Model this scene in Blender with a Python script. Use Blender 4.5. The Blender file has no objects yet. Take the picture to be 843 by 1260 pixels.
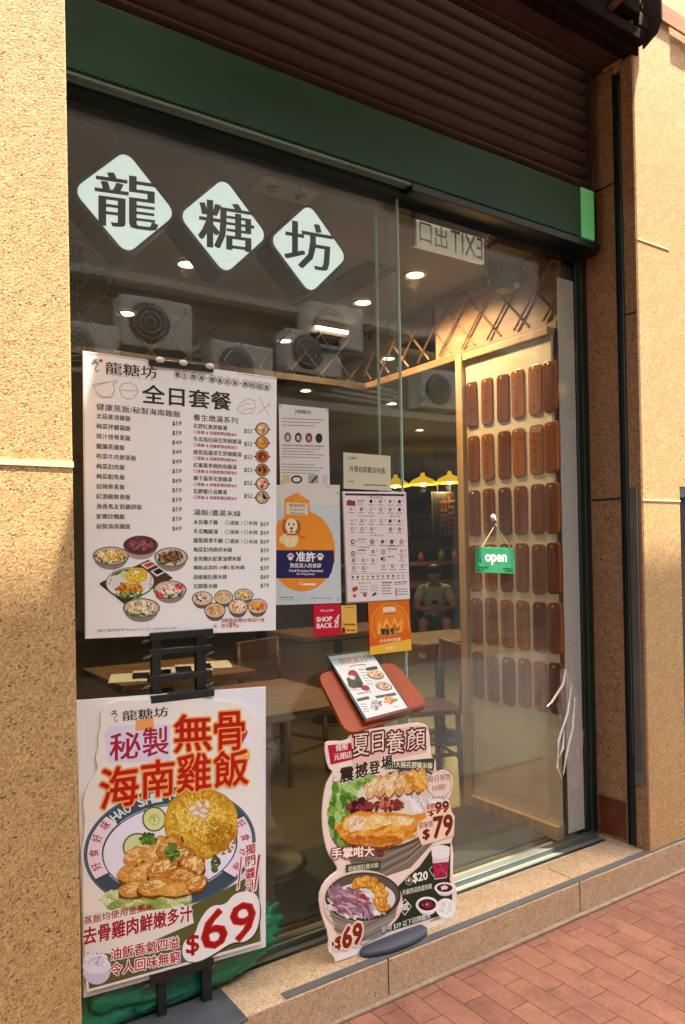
import bpy, bmesh, math, random
from mathutils import Vector, Matrix
random.seed(7)
D2R = math.radians
S = bpy.context.scene
COL = S.collection

# ------------------------------------------------------------------ camera
FPX, PPX, PPY = 930.0, 421.5, 669.5            # focal length and principal point of the photo (pixels of 843 x 1260)
_yaw, _pitch, _roll = D2R(56.0), D2R(0.4), D2R(1.1)
CAM = Vector((0, -2.33, 1.57))
FW = Vector((math.cos(_yaw)*math.cos(_pitch), math.sin(_yaw)*math.cos(_pitch), math.sin(_pitch)))
_rt = Vector((math.sin(_yaw), -math.cos(_yaw), 0)); _up = _rt.cross(FW)
IX = _rt*math.cos(_roll) - _up*math.sin(_roll)
IY = _rt*math.sin(_roll) + _up*math.cos(_roll)
cd = bpy.data.cameras.new('camera'); co = bpy.data.objects.new('camera', cd); COL.objects.link(co)
cd.sensor_width = 36; cd.lens = 36*FPX/1260; cd.shift_y = (PPY-630)/1260; cd.clip_end = 500; cd.clip_start = .05
_m = Matrix((IX, IY, -FW)).transposed().to_4x4(); _m.translation = CAM
co.matrix_world = _m
S.camera = co

# ------------------------------------------------------------------ light
SUN_DIR = Vector((.25, -.16, 1.0)).normalized()   # towards the sun
sd = bpy.data.lights.new('sun', 'SUN'); so = bpy.data.objects.new('sun', sd); COL.objects.link(so)
sd.energy = 2.7; sd.angle = D2R(.6); sd.color = (1, .93, .80)
so.rotation_euler = SUN_DIR.to_track_quat('Z', 'Y').to_euler()
so.location = (0, -3, 12)
W = bpy.data.worlds.new('World'); S.world = W; W.use_nodes = True
nt = W.node_tree; bg = nt.nodes['Background']
sky = nt.nodes.new('ShaderNodeTexSky'); sky.sky_type = 'NISHITA'; sky.sun_disc = False
sky.sun_elevation = math.asin(SUN_DIR.z); sky.sun_rotation = math.atan2(SUN_DIR.x, SUN_DIR.y)
sky.dust_density = 3.0
hs = nt.nodes.new('ShaderNodeMixRGB'); hs.blend_type = 'MULTIPLY'; hs.inputs[0].default_value = 1
hs.inputs[2].default_value = (1.0, .965, .90, 1)
nt.links.new(sky.outputs[0], hs.inputs[1]); nt.links.new(hs.outputs[0], bg.inputs[0]); bg.inputs[1].default_value = .15
vs = S.view_settings; vs.view_transform = 'Standard'; vs.look = 'None'; vs.gamma = 1; vs.exposure = 3.43
cy = S.cycles
cy.max_bounces = 8; cy.transparent_max_bounces = 16; cy.use_denoising = True
cy.caustics_reflective = False; cy.caustics_refractive = False
cy.sample_clamp_indirect = 6

# ------------------------------------------------------------------ materials
def lin(c):
    if isinstance(c, str):
        c = [int(c[i:i+2], 16)/255 for i in (0, 2, 4)]
        return tuple(x/12.92 if x <= .04045 else ((x+.055)/1.055)**2.4 for x in c)
    return tuple(c)
MC = {}
def mat(name, color, rough=.6, metal=0, var=0, scale=20, bump=0, bscale=60, spec=.5, coat=0):
    if name in MC: return MC[name]
    m = bpy.data.materials.new(name); m.use_nodes = True; MC[name] = m
    t = m.node_tree; b = t.nodes['Principled BSDF']; c = lin(color)
    b.inputs['Base Color'].default_value = (*c, 1); b.inputs['Roughness'].default_value = rough
    b.inputs['Metallic'].default_value = metal; b.inputs['Specular IOR Level'].default_value = spec
    b.inputs['Coat Weight'].default_value = coat
    if var or bump:
        tc = t.nodes.new('ShaderNodeTexCoord')
    if var:
        n = t.nodes.new('ShaderNodeTexNoise'); n.inputs['Scale'].default_value = scale; n.inputs['Detail'].default_value = 6
        t.links.new(tc.outputs['Object'], n.inputs['Vector'])
        r = t.nodes.new('ShaderNodeValToRGB')
        r.color_ramp.elements[0].position = .3; r.color_ramp.elements[1].position = .7
        r.color_ramp.elements[0].color = (*[x*(1-var) for x in c], 1); r.color_ramp.elements[1].color = (*[min(1, x*(1+var)) for x in c], 1)
        t.links.new(n.outputs['Fac'], r.inputs['Fac']); t.links.new(r.outputs['Color'], b.inputs['Base Color'])
        mr = t.nodes.new('ShaderNodeMapRange'); mr.inputs[3].default_value = max(.02, rough-.12); mr.inputs[4].default_value = min(1, rough+.12)
        t.links.new(n.outputs['Fac'], mr.inputs[0]); t.links.new(mr.outputs[0], b.inputs['Roughness'])
    if bump:
        n2 = t.nodes.new('ShaderNodeTexNoise'); n2.inputs['Scale'].default_value = bscale; n2.inputs['Detail'].default_value = 5
        t.links.new(tc.outputs['Object'], n2.inputs['Vector'])
        bp = t.nodes.new('ShaderNodeBump'); bp.inputs['Strength'].default_value = bump; bp.inputs['Distance'].default_value = .01
        t.links.new(n2.outputs['Fac'], bp.inputs['Height']); t.links.new(bp.outputs[0], b.inputs['Normal'])
    return m
def ink(h, rough=.42):
    """flat printing ink of one colour; h = hex sRGB"""
    return mat('ink_'+h, h, rough, spec=.2)
def emit(name, color, strength):
    if name in MC: return MC[name]
    m = mat(name, color, .4); b = m.node_tree.nodes['Principled BSDF']
    b.inputs['Emission Color'].default_value = (*lin(color), 1); b.inputs['Emission Strength'].default_value = strength
    return m
def N(t, kind, **kw):
    n = t.nodes.new(kind)
    for k, v in kw.items(): n.inputs[k].default_value = v
    return n
def granite(name, base, light, dark, rough, pit, spots=1.0, scale=1.0):
    m = bpy.data.materials.new(name); m.use_nodes = True
    t = m.node_tree; L = t.links.new; b = t.nodes['Principled BSDF']
    tc = t.nodes.new('ShaderNodeTexCoord')
    m0 = t.nodes.new('ShaderNodeMapping'); m0.inputs['Rotation'].default_value = (0, D2R(38), 0); L(tc.outputs['Object'], m0.inputs[0])
    mp = t.nodes.new('ShaderNodeMapping'); mp.inputs['Scale'].default_value = (1, 1, 1.9); L(m0.outputs[0], mp.inputs[0])
    big = N(t, 'ShaderNodeTexNoise', Scale=9*scale, Detail=5.0, Roughness=.65); L(mp.outputs[0], big.inputs[0])
    fine = N(t, 'ShaderNodeTexNoise', Scale=85*scale, Detail=6.0, Roughness=.7); L(mp.outputs[0], fine.inputs[0])
    vor = N(t, 'ShaderNodeTexVoronoi', Scale=120*scale); L(mp.outputs[0], vor.inputs[0])
    r1 = t.nodes.new('ShaderNodeValToRGB'); e = r1.color_ramp.elements
    e[0].position = .32; e[0].color = (*lin(base), 1); e[1].position = .68; e[1].color = (*lin(light), 1)
    ad = t.nodes.new('ShaderNodeMixRGB'); ad.inputs[0].default_value = .6; L(big.outputs['Fac'], ad.inputs[1]); L(vor.outputs['Color'], ad.inputs[2])
    L(ad.outputs[0], r1.inputs[0])
    # dark grains: cells of a voronoi gated by a noise, so they come in loose flocks
    v2 = N(t, 'ShaderNodeTexVoronoi', Scale=62*scale, Randomness=1.0); L(mp.outputs[0], v2.inputs[0])
    gate = N(t, 'ShaderNodeTexNoise', Scale=30*scale, Detail=4.0); L(mp.outputs[0], gate.inputs[0])
    r2 = t.nodes.new('ShaderNodeMath'); r2.operation = 'MULTIPLY_ADD'; r2.inputs[1].default_value = 1.0; L(gate.outputs['Fac'], r2.inputs[0])
    inv = t.nodes.new('ShaderNodeMath'); inv.operation = 'MULTIPLY'; inv.inputs[1].default_value = -.75; L(v2.outputs['Distance'], inv.inputs[0]); L(inv.outputs[0], r2.inputs[2])
    r3 = t.nodes.new('ShaderNodeValToRGB'); e = r3.color_ramp.elements
    e[0].position = .37; e[0].color = (0, 0, 0, 1); e[1].position = .43; e[1].color = (spots, spots, spots, 1)
    L(r2.outputs[0], r3.inputs[0])
    # thin pits from the fine noise
    r4 = t.nodes.new('ShaderNodeValToRGB'); e = r4.color_ramp.elements
    e[0].position = .35; e[0].color = (spots*.8, spots*.8, spots*.8, 1); e[1].position = .43; e[1].color = (0, 0, 0, 1)
    L(fine.outputs['Fac'], r4.inputs[0])
    mx = t.nodes.new('ShaderNodeMixRGB'); mx.blend_type = 'LIGHTEN'; mx.inputs[0].default_value = 1; L(r3.outputs[0], mx.inputs[1]); L(r4.outputs[0], mx.inputs[2])
    cm = t.nodes.new('ShaderNodeMixRGB'); L(mx.outputs[0], cm.inputs[0]); L(r1.outputs[0], cm.inputs[1]); cm.inputs[2].default_value = (*lin(dark), 1)
    L(cm.outputs[0], b.inputs['Base Color']); b.inputs['Roughness'].default_value = rough
    if pit:
        sb = t.nodes.new('ShaderNodeMath'); sb.operation = 'MULTIPLY_ADD'; sb.inputs[1].default_value = -.7
        L(mx.outputs[0], sb.inputs[0]); L(fine.outputs['Fac'], sb.inputs[2])
        bp = t.nodes.new('ShaderNodeBump'); bp.inputs['Strength'].default_value = pit; bp.inputs['Distance'].default_value = .006
        L(sb.outputs[0], bp.inputs['Height']); L(bp.outputs[0], b.inputs['Normal'])
    return m
def glass_mat(name, tint, rough=0.0, ior=1.5, dust=0.0):
    m = bpy.data.materials.new(name); m.use_nodes = True; t = m.node_tree; L = t.links.new
    t.nodes.remove(t.nodes['Principled BSDF']); out = t.nodes['Material Output']
    tr = t.nodes.new('ShaderNodeBsdfTransparent'); tr.inputs[0].default_value = (*tint, 1)
    gl = t.nodes.new('ShaderNodeBsdfGlossy'); gl.inputs['Roughness'].default_value = rough
    fr = t.nodes.new('ShaderNodeFresnel')
    ge = t.nodes.new('ShaderNodeNewGeometry'); io = t.nodes.new('ShaderNodeMapRange'); io.inputs[3].default_value = ior; io.inputs[4].default_value = 1/ior
    L(ge.outputs['Backfacing'], io.inputs[0]); L(io.outputs[0], fr.inputs[0])          # both faces of the sheet reflect alike
    # waviness of the sheet
    tc = t.nodes.new('ShaderNodeTexCoord'); n = N(t, 'ShaderNodeTexNoise', Scale=1.6, Detail=1.0); L(tc.outputs['Object'], n.inputs[0])
    bp = t.nodes.new('ShaderNodeBump'); bp.inputs['Strength'].default_value = .06; bp.inputs['Distance'].default_value = .02
    L(n.outputs['Fac'], bp.inputs['Height']); L(bp.outputs[0], gl.inputs['Normal'])
    mx = t.nodes.new('ShaderNodeMixShader'); L(fr.outputs[0], mx.inputs[0]); L(tr.outputs[0], mx.inputs[1]); L(gl.outputs[0], mx.inputs[2])
    last = mx
    if dust:                                   # a thin film of dust and wiping smears
        mp = t.nodes.new('ShaderNodeMapping'); mp.inputs['Rotation'].default_value = (0, D2R(28), 0); mp.inputs['Scale'].default_value = (1.2, 1, 4.5); L(tc.outputs['Object'], mp.inputs[0])
        sm = N(t, 'ShaderNodeTexNoise', Scale=2.2, Detail=7.0, Roughness=.62, Distortion=.6); L(mp.outputs[0], sm.inputs[0])
        mr = t.nodes.new('ShaderNodeMapRange'); mr.inputs[1].default_value = .3; mr.inputs[2].default_value = .75; mr.inputs[3].default_value = dust*.35; mr.inputs[4].default_value = dust*1.7; L(sm.outputs['Fac'], mr.inputs[0])
        df = t.nodes.new('ShaderNodeBsdfDiffuse'); df.inputs[0].default_value = (.62, .66, .6, 1)
        m2 = t.nodes.new('ShaderNodeMixShader'); L(mr.outputs[0], m2.inputs[0]); L(mx.outputs[0], m2.inputs[1]); L(df.outputs[0], m2.inputs[2]); last = m2
    L(last.outputs[0], out.inputs[0]); return m
def film_mat(name, col, cover, var=.05, rough=.6):
    m = bpy.data.materials.new(name); m.use_nodes = True; t = m.node_tree; L = t.links.new; b = t.nodes['Principled BSDF']
    b.inputs['Base Color'].default_value = (*lin(col), 1); b.inputs['Roughness'].default_value = rough
    tc = t.nodes.new('ShaderNodeTexCoord'); n = N(t, 'ShaderNodeTexNoise', Scale=55.0, Detail=4.0); L(tc.outputs['Object'], n.inputs[0])
    mr = t.nodes.new('ShaderNodeMapRange'); mr.inputs[1].default_value = .3; mr.inputs[2].default_value = .7; mr.inputs[3].default_value = cover-var; mr.inputs[4].default_value = cover+var; L(n.outputs['Fac'], mr.inputs[0])
    tr = t.nodes.new('ShaderNodeBsdfTransparent'); mx = t.nodes.new('ShaderNodeMixShader'); L(mr.outputs[0], mx.inputs[0]); L(tr.outputs[0], mx.inputs[1]); L(b.outputs[0], mx.inputs[2])
    L(mx.outputs[0], t.nodes['Material Output'].inputs[0]); return m
def wood(name, c1, c2, rough=.4, scale=6, axis=2):
    m = bpy.data.materials.new(name); m.use_nodes = True; t = m.node_tree; L = t.links.new; b = t.nodes['Principled BSDF']
    tc = t.nodes.new('ShaderNodeTexCoord'); mp = t.nodes.new('ShaderNodeMapping'); sc = [scale*5]*3; sc[axis] = scale*.35
    mp.inputs['Scale'].default_value = sc; L(tc.outputs['Object'], mp.inputs[0])
    n = N(t, 'ShaderNodeTexNoise', Scale=1.0, Detail=6.0, Distortion=1.2); L(mp.outputs[0], n.inputs[0])
    r = t.nodes.new('ShaderNodeValToRGB'); e = r.color_ramp.elements
    e[0].position = .3; e[0].color = (*lin(c1), 1); e[1].position = .7; e[1].color = (*lin(c2), 1)
    L(n.outputs['Fac'], r.inputs[0]); L(r.outputs[0], b.inputs['Base Color']); b.inputs['Roughness'].default_value = rough
    return m
def paver_mat():
    m = bpy.data.materials.new('red_pavers'); m.use_nodes = True; t = m.node_tree; L = t.links.new; b = t.nodes['Principled BSDF']
    tc = t.nodes.new('ShaderNodeTexCoord')
    wob = N(t, 'ShaderNodeTexNoise', Scale=3.5, Detail=3.0); L(tc.outputs['Object'], wob.inputs[0])
    sc = t.nodes.new('ShaderNodeVectorMath'); sc.operation = 'SCALE'; sc.inputs[3].default_value = .035; L(wob.outputs['Color'], sc.inputs[0])
    ad = t.nodes.new('ShaderNodeVectorMath'); L(tc.outputs['Object'], ad.inputs[0]); L(sc.outputs[0], ad.inputs[1])
    mp = t.nodes.new('ShaderNodeMapping'); mp.inputs['Rotation'].default_value = (0, 0, D2R(90)); L(ad.outputs[0], mp.inputs[0])
    br = t.nodes.new('ShaderNodeTexBrick'); br.offset = .5
    br.inputs['Scale'].default_value = 1; br.inputs['Brick Width'].default_value = .22; br.inputs['Row Height'].default_value = .092
    br.inputs['Mortar Size'].default_value = .0021; br.inputs['Mortar Smooth'].default_value = .3
    br.inputs['Color1'].default_value = (*lin('885844'), 1); br.inputs['Color2'].default_value = (*lin('9a6850'), 1); br.inputs['Mortar'].default_value = (*lin('54332a'), 1)
    L(mp.outputs[0], br.inputs[0])
    n = N(t, 'ShaderNodeTexNoise', Scale=5.0, Detail=8.0, Roughness=.7); L(tc.outputs['Object'], n.inputs[0])
    r = t.nodes.new('ShaderNodeValToRGB'); e = r.color_ramp.elements; e[0].position = .28; e[0].color = (.46, .44, .42, 1); e[1].position = .68; e[1].color = (1.15, 1.12, 1.08, 1)
    L(n.outputs['Fac'], r.inputs[0])
    mu = t.nodes.new('ShaderNodeMixRGB'); mu.blend_type = 'MULTIPLY'; mu.inputs[0].default_value = 1; L(br.outputs['Color'], mu.inputs[1]); L(r.outputs[0], mu.inputs[2])
    f = N(t, 'ShaderNodeTexNoise', Scale=90.0, Detail=5.0); L(tc.outputs['Object'], f.inputs[0])
    ov = t.nodes.new('ShaderNodeMixRGB'); ov.blend_type = 'OVERLAY'; ov.inputs[0].default_value = .35; L(mu.outputs[0], ov.inputs[1]); L(f.outputs['Fac'], ov.inputs[2])
    # old gum and drip spots
    vg = N(t, 'ShaderNodeTexVoronoi', Scale=5.5, Randomness=1.0); L(ad.outputs[0], vg.inputs[0])
    rg = t.nodes.new('ShaderNodeValToRGB'); e = rg.color_ramp.elements; e[0].position = .07; e[0].color = (.55, .53, .52, 1); e[1].position = .12; e[1].color = (1, 1, 1, 1); L(vg.outputs['Distance'], rg.inputs[0])
    mg = t.nodes.new('ShaderNodeMixRGB'); mg.blend_type = 'MULTIPLY'; mg.inputs[0].default_value = .55; L(ov.outputs[0], mg.inputs[1]); L(rg.outputs[0], mg.inputs[2])
    L(mg.outputs[0], b.inputs['Base Color']); b.inputs['Roughness'].default_value = .62
    h = t.nodes.new('ShaderNodeMath'); h.operation = 'MULTIPLY_ADD'; h.inputs[1].default_value = -1.2; L(br.outputs['Fac'], h.inputs[0])
    h2 = t.nodes.new('ShaderNodeMath'); h2.operation = 'MULTIPLY'; h2.inputs[1].default_value = .6; L(n.outputs['Fac'], h2.inputs[0]); L(h2.outputs[0], h.inputs[2])
    bp = t.nodes.new('ShaderNodeBump'); bp.inputs['Strength'].default_value = .6; bp.inputs['Distance'].default_value = .008
    L(h.outputs[0], bp.inputs['Height']); L(bp.outputs[0], b.inputs['Normal'])
    return m

# ------------------------------------------------------------------ mesh helpers
class MB:
    """collects shapes (world coordinates) and links them as ONE mesh object"""
    def __init__(s): s.bm = bmesh.new(); s.mi = 0
    def _tag(s, fs):
        for f in fs: f.material_index = s.mi
    def box(s, x0, x1, y0, y1, z0, z1, bev=0, M=None):
        vs = [s.bm.verts.new(p) for p in [(x0,y0,z0),(x1,y0,z0),(x1,y1,z0),(x0,y1,z0),(x0,y0,z1),(x1,y0,z1),(x1,y1,z1),(x0,y1,z1)]]
        fs = [s.bm.faces.new([vs[i] for i in q]) for q in [(3,2,1,0),(4,5,6,7),(0,1,5,4),(1,2,6,5),(2,3,7,6),(3,0,4,7)]]
        s._tag(fs)
        if M: bmesh.ops.transform(s.bm, matrix=M, verts=vs)
        if bev:
            es = {e for f in fs for e in f.edges}
            r = bmesh.ops.bevel(s.bm, geom=list(es), offset=bev, segments=2, profile=.5, affect='EDGES')
            s._tag(r['faces'])
        return s
    def tube(s, pts, r, n=8, cap=True):
        rings = []; pts = [Vector(p) for p in pts]
        for i, p in enumerate(pts):
            a = pts[max(0, i-1)]; b = pts[min(len(pts)-1, i+1)]; d = (b-a).normalized()
            u = d.cross(Vector((0, 0, 1)));  u = u.normalized() if u.length > 1e-4 else Vector((1, 0, 0))
            v = d.cross(u); rr = r[i] if isinstance(r, (list, tuple)) else r
            rings.append([s.bm.verts.new(p+u*rr*math.cos(2*math.pi*k/n)+v*rr*math.sin(2*math.pi*k/n)) for k in range(n)])
        for a, b in zip(rings, rings[1:]):
            for k in range(n):
                f = s.bm.faces.new((a[k], a[(k+1) % n], b[(k+1) % n], b[k])); f.material_index = s.mi; f.smooth = n > 6
        if cap: s._tag([s.bm.faces.new(rings[0][::-1]), s.bm.faces.new(rings[-1])])
        return s
    def lathe(s, c, prof, n=24, axis='z', cap=True):
        rings = []; c = Vector(c)
        for r, h in prof:
            ring = []
            for k in range(n):
                a = 2*math.pi*k/n; q = (r*math.cos(a), r*math.sin(a), h)
                if axis == 'y': q = (q[0], q[2], q[1])
                if axis == 'x': q = (q[2], q[0], q[1])
                ring.append(s.bm.verts.new(c+Vector(q)))
            rings.append(ring)
        for a, b in zip(rings, rings[1:]):
            for k in range(n):
                f = s.bm.faces.new((a[k], a[(k+1) % n], b[(k+1) % n], b[k])); f.material_index = s.mi; f.smooth = True
        if cap: s._tag([s.bm.faces.new(rings[0][::-1]), s.bm.faces.new(rings[-1])])
        return s
    def prism(s, pts, ext, bev=0):
        """flat outline (list of 3-D points) pushed along the vector ext"""
        ext = Vector(ext); a = [s.bm.verts.new(Vector(p)) for p in pts]; b = [s.bm.verts.new(Vector(p)+ext) for p in pts]
        fs = [s.bm.faces.new(a[::-1]), s.bm.faces.new(b)]
        for i in range(len(a)): fs.append(s.bm.faces.new((a[i], a[(i+1) % len(a)], b[(i+1) % len(a)], b[i])))
        s._tag(fs)
        if bev:
            es = {e for f in fs[:2] for e in f.edges}
            r = bmesh.ops.bevel(s.bm, geom=list(es), offset=bev, segments=2, profile=.5, affect='EDGES'); s._tag(r['faces'])
        return s
    def ball(s, c, r, sub=2, sc=(1, 1, 1)):
        g = bmesh.ops.create_icosphere(s.bm, subdivisions=sub, radius=1, matrix=Matrix.Translation(c) @ Matrix.Diagonal((r*sc[0], r*sc[1], r*sc[2], 1)))
        for f in {f for v in g['verts'] for f in v.link_faces}: f.material_index = s.mi; f.smooth = True
        return s
    def build(s, name, mats, parent=None, label=None, matrix=None):
        bmesh.ops.recalc_face_normals(s.bm, faces=s.bm.faces[:])
        me = bpy.data.meshes.new(name); s.bm.to_mesh(me); s.bm.free()
        for m in (mats if isinstance(mats, (list, tuple)) else [mats]): me.materials.append(m)
        return link(name, me, parent, label, matrix)
def wloc(o):
    v = Vector(o.location)
    while o.parent: o = o.parent; v = v+Vector(o.location)
    return v
def link(name, me, parent=None, label=None, matrix=None):
    """matrix None: the mesh is in world coordinates; its origin moves to the middle of its bottom"""
    o = bpy.data.objects.new(name, me); COL.objects.link(o)
    if matrix is None:
        xs = [v.co for v in me.vertices]
        c = Vector(((min(v.x for v in xs)+max(v.x for v in xs))/2, (min(v.y for v in xs)+max(v.y for v in xs))/2, min(v.z for v in xs)))
        me.transform(Matrix.Translation(-c))
        if parent: o.parent = parent; c = c-wloc(parent)
        o.location = c
    else:
        if parent: o.parent = parent
        o.matrix_basis = matrix
    if label: o['label'] = label
    return o
def thing(name, label, cat, loc, group=None):
    o = bpy.data.objects.new(name, None); COL.objects.link(o); o.empty_display_size = .1
    o.location = loc; return tag(o, label, cat, group)
def tag(o, label, cat, group=None):
    o['label'] = label; o['category'] = cat
    if group: o['group'] = group
    return o
def struct(o): o['kind'] = 'structure'; return o

# ------------------------------------------------------------------ printed matter
def text_mesh(s, off=0.0, cache={}):
    k = (s, off)
    if k not in cache:
        c = bpy.data.curves.new('t', 'FONT'); c.body = s; c.resolution_u = 2; c.offset = off; c.fill_mode = 'BOTH' if False else 'FRONT'
        o = bpy.data.objects.new('t', c); COL.objects.link(o)
        me = bpy.data.meshes.new_from_object(o)
        cache[k] = ([tuple(v.co) for v in me.vertices], [tuple(p.vertices) for p in me.polygons])
        bpy.data.objects.remove(o); bpy.data.curves.remove(c); bpy.data.meshes.remove(me)
    return cache[k]
STEP = .000008
class Plane:
    """a flat sheet standing at c; u to the right, v up, n towards the street"""
    def __init__(s, c, yaw=0, lean=0, roll=0):
        cyw, syw = math.cos(yaw), math.sin(yaw)
        u = Vector((cyw, syw, 0)); n = Vector((syw, -cyw, 0)); up = Vector((0, 0, 1))
        v = up*math.cos(lean)-n*math.sin(lean); n2 = n*math.cos(lean)+up*math.sin(lean)
        s.u = u*math.cos(roll)+v*math.sin(roll); s.v = v*math.cos(roll)-u*math.sin(roll); s.n = n2; s.c = Vector(c)
        s.M = Matrix((s.u, s.v, s.n)).transposed().to_4x4(); s.M.translation = s.c
    def uv(s, x, y):
        """where the sheet point measured at photo pixel (x, y) lies on the sheet"""
        r = FW+IX*((x-PPX)/FPX)-IY*((y-PPY)/FPX)
        t = (s.c-CAM).dot(s.n)/r.dot(s.n); p = CAM+r*t-s.c
        return p.dot(s.u), p.dot(s.v)
def smooth(pts, n=2):
    for _ in range(n):
        q = []
        for i, p in enumerate(pts):
            r = pts[(i+1) % len(pts)]; q += [(p[0]*.75+r[0]*.25, p[1]*.75+r[1]*.25), (p[0]*.25+r[0]*.75, p[1]*.25+r[1]*.75)]
        pts = q
    return pts
class Art:
    """the printing on one sheet: ONE mesh, inks as material slots, every shape a hair above what it overlaps"""
    def __init__(s, plane, base=.001): s.P = plane; s.v = []; s.f = []; s.m = []; s.mats = []; s.base = base; s.bb = []
    def _m(s, h):
        m = ink(h) if isinstance(h, str) else h
        if m not in s.mats: s.mats.append(m)
        return s.mats.index(m)
    def z(s, pts=None, extra=0):
        if pts is None: pts = [(-9, -9), (9, 9)]
        x0 = min(p[0] for p in pts); x1 = max(p[0] for p in pts); y0 = min(p[1] for p in pts); y1 = max(p[1] for p in pts)
        k = 1
        for a0, a1, b0, b1, l in s.bb:
            if l >= k and a0 < x1 and a1 > x0 and b0 < y1 and b1 > y0: k = l+1
        s.bb.append((x0, x1, y0, y1, k+extra)); return s.base+k*STEP
    def uvpoly(s, pts, h):
        z = s.z(pts); i = len(s.v); s.v += [(a, b, z) for a, b in pts]; s.f.append(tuple(range(i, i+len(pts)))); s.m.append(s._m(h))
    def poly(s, px, h): s.uvpoly([s.P.uv(*p) for p in px], h)
    def rect(s, x0, y0, x1, y1, h): s.poly([(x0, y0), (x1, y0), (x1, y1), (x0, y1)], h)
    def ell(s, cx, cy, rx, ry, h, rot=0, n=28, a0=0, a1=360):
        c, d = math.cos(D2R(rot)), math.sin(D2R(rot)); pts = []
        full = a1-a0 >= 360
        for k in range(n if full else n+1):
            a = D2R(a0+(a1-a0)*k/n); x, y = rx*math.cos(a), ry*math.sin(a); pts.append((cx+x*c-y*d, cy+x*d+y*c))
        s.poly(pts, h)
    def blob(s, cx, cy, r, h, asp=1, rot=None, n=9, jit=.25):
        rot = random.uniform(0, 180) if rot is None else rot; c, d = math.cos(D2R(rot)), math.sin(D2R(rot)); pts = []
        for k in range(n):
            a = 2*math.pi*k/n; q = r*(1+random.uniform(-jit, jit)); x, y = q*math.cos(a)*asp, q*math.sin(a)
            pts.append((cx+x*c-y*d, cy+x*d+y*c))
        s.poly(pts, h)
    def scatter(s, cx, cy, rx, ry, pal, n, r, asp=1.5, rot=None, seed=1):
        rd = random.Random(seed); n = int(n*2.2); r *= .74
        for _ in range(n):
            a = rd.uniform(0, 6.283); q = math.sqrt(rd.random())
            h = rd.choice(pal); s.blob(cx+rx*q*math.cos(a), cy+ry*q*math.sin(a), r*rd.uniform(.55, 1.25), mat('food_ink_'+h, h, .42, var=.28, scale=140, spec=.2), asp, None if rot is None else rot+rd.uniform(-25, 25))
    def line(s, pts, w, h, closed=False):
        if closed: pts = list(pts)+[pts[0]]
        for (x0, y0), (x1, y1) in zip(pts, pts[1:]):
            l = math.hypot(x1-x0, y1-y0) or 1; nx, ny = -(y1-y0)/l*w/2, (x1-x0)/l*w/2; ex, ey = (x1-x0)/l*w*.2, (y1-y0)/l*w*.2
            s.poly([(x0+nx-ex, y0+ny-ey), (x1+nx+ex, y1+ny+ey), (x1-nx+ex, y1-ny+ey), (x0-nx-ex, y0-ny-ey)], h)
    def ring(s, cx, cy, rx, ry, w, h, n=20, rot=0):
        c, d = math.cos(D2R(rot)), math.sin(D2R(rot))
        s.line([(cx+rx*math.cos(a)*c-ry*math.sin(a)*d, cy+rx*math.cos(a)*d+ry*math.sin(a)*c) for a in [2*math.pi*k/n for k in range(n)]], w, h, True)
    def text(s, t, x0, y0, x1, y1, h, col, bold=0.0, outs=(), up=None, ming=0.0, slant=0.0):
        """the string t between two baseline points, h pixels tall; bold and outs = [(width, ink)] in em, made of shifted copies"""
        vs, fs = text_mesh(t); bx0 = min(v[0] for v in vs); bx1 = max(v[0] for v in vs); by0 = min(v[1] for v in vs); by1 = max(v[1] for v in vs)
        A = Vector(s.P.uv(x0, y0)); B = Vector(s.P.uv(x1, y1)); mx, my = (x0+x1)/2, (y0+y1)/2
        ux, uy = up or (0, -1); l = math.hypot(ux, uy)
        Um = Vector(s.P.uv(mx+ux/l*h, my+uy/l*h))-Vector(s.P.uv(mx, my))
        ex = (B-A)/max(1e-6, bx1-bx0); ey = Um/max(1e-6, by1-by0)
        base = [A+ex*(v[0]-bx0+slant*(v[1]-by0))+ey*(v[1]-by0) for v in vs]
        def put(shifts, ink_):
            m = max([0]+[math.hypot(*q) for q in shifts]); e = ex.length*m+ey.length*m
            z = s.z([(min(p.x for p in base)-e, min(p.y for p in base)-e), (max(p.x for p in base)+e, max(p.y for p in base)+e)], len(shifts)-1); mi = s._m(ink_)
            for j, (dx, dy) in enumerate(shifts):
                i = len(s.v); d = ex*dx+ey*dy; zz = z+j*STEP
                s.v += [(p.x+d.x, p.y+d.y, zz) for p in base]
                s.f.extend(tuple(q+i for q in f) for f in fs); s.m.extend([mi]*len(fs))
        def circle(r, n): return [(r*math.cos(6.2832*k/n), r*math.sin(6.2832*k/n)) for k in range(n)]
        for w, c in outs: put((circle(w, 14)+circle(w*.55, 7)), c)
        if ming: put([(q*ming, 0) for q in (-1, -.5, 0, .5, 1)], col)
        elif bold < .006: put([(0, 0)], col)
        elif h < 9: put([(-bold, 0), (bold, 0)], col)
        else: put([(0, 0)]+circle(bold, 6), col)
    def slice_(s, cx, cy, l, w, rot, base, lite, dark, seed=1):
        """one printed slice of meat: dark underside, skin, lighter top"""
        def fm(h): return mat('food_ink_'+h, h, .42, var=.28, scale=140, spec=.2)
        s.blob(cx+w*.10, cy+w*.22, w, fm(dark), l/w, rot, 16, .10); s.blob(cx, cy, w*.95, fm(base), l/w, rot, 16, .10)
        s.scatter(cx, cy, l*.62, w*.62, [base, lite, base], 26, w*.22, 2.4, rot, seed); s.blob(cx-w*.12, cy-w*.25, w*.45, fm(lite), l/w*1.2, rot, 14, .16)
        s.scatter(cx-w*.1, cy-w*.2, l*.5, w*.35, [lite, base], 14, w*.14, 3, rot, seed+1)
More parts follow.
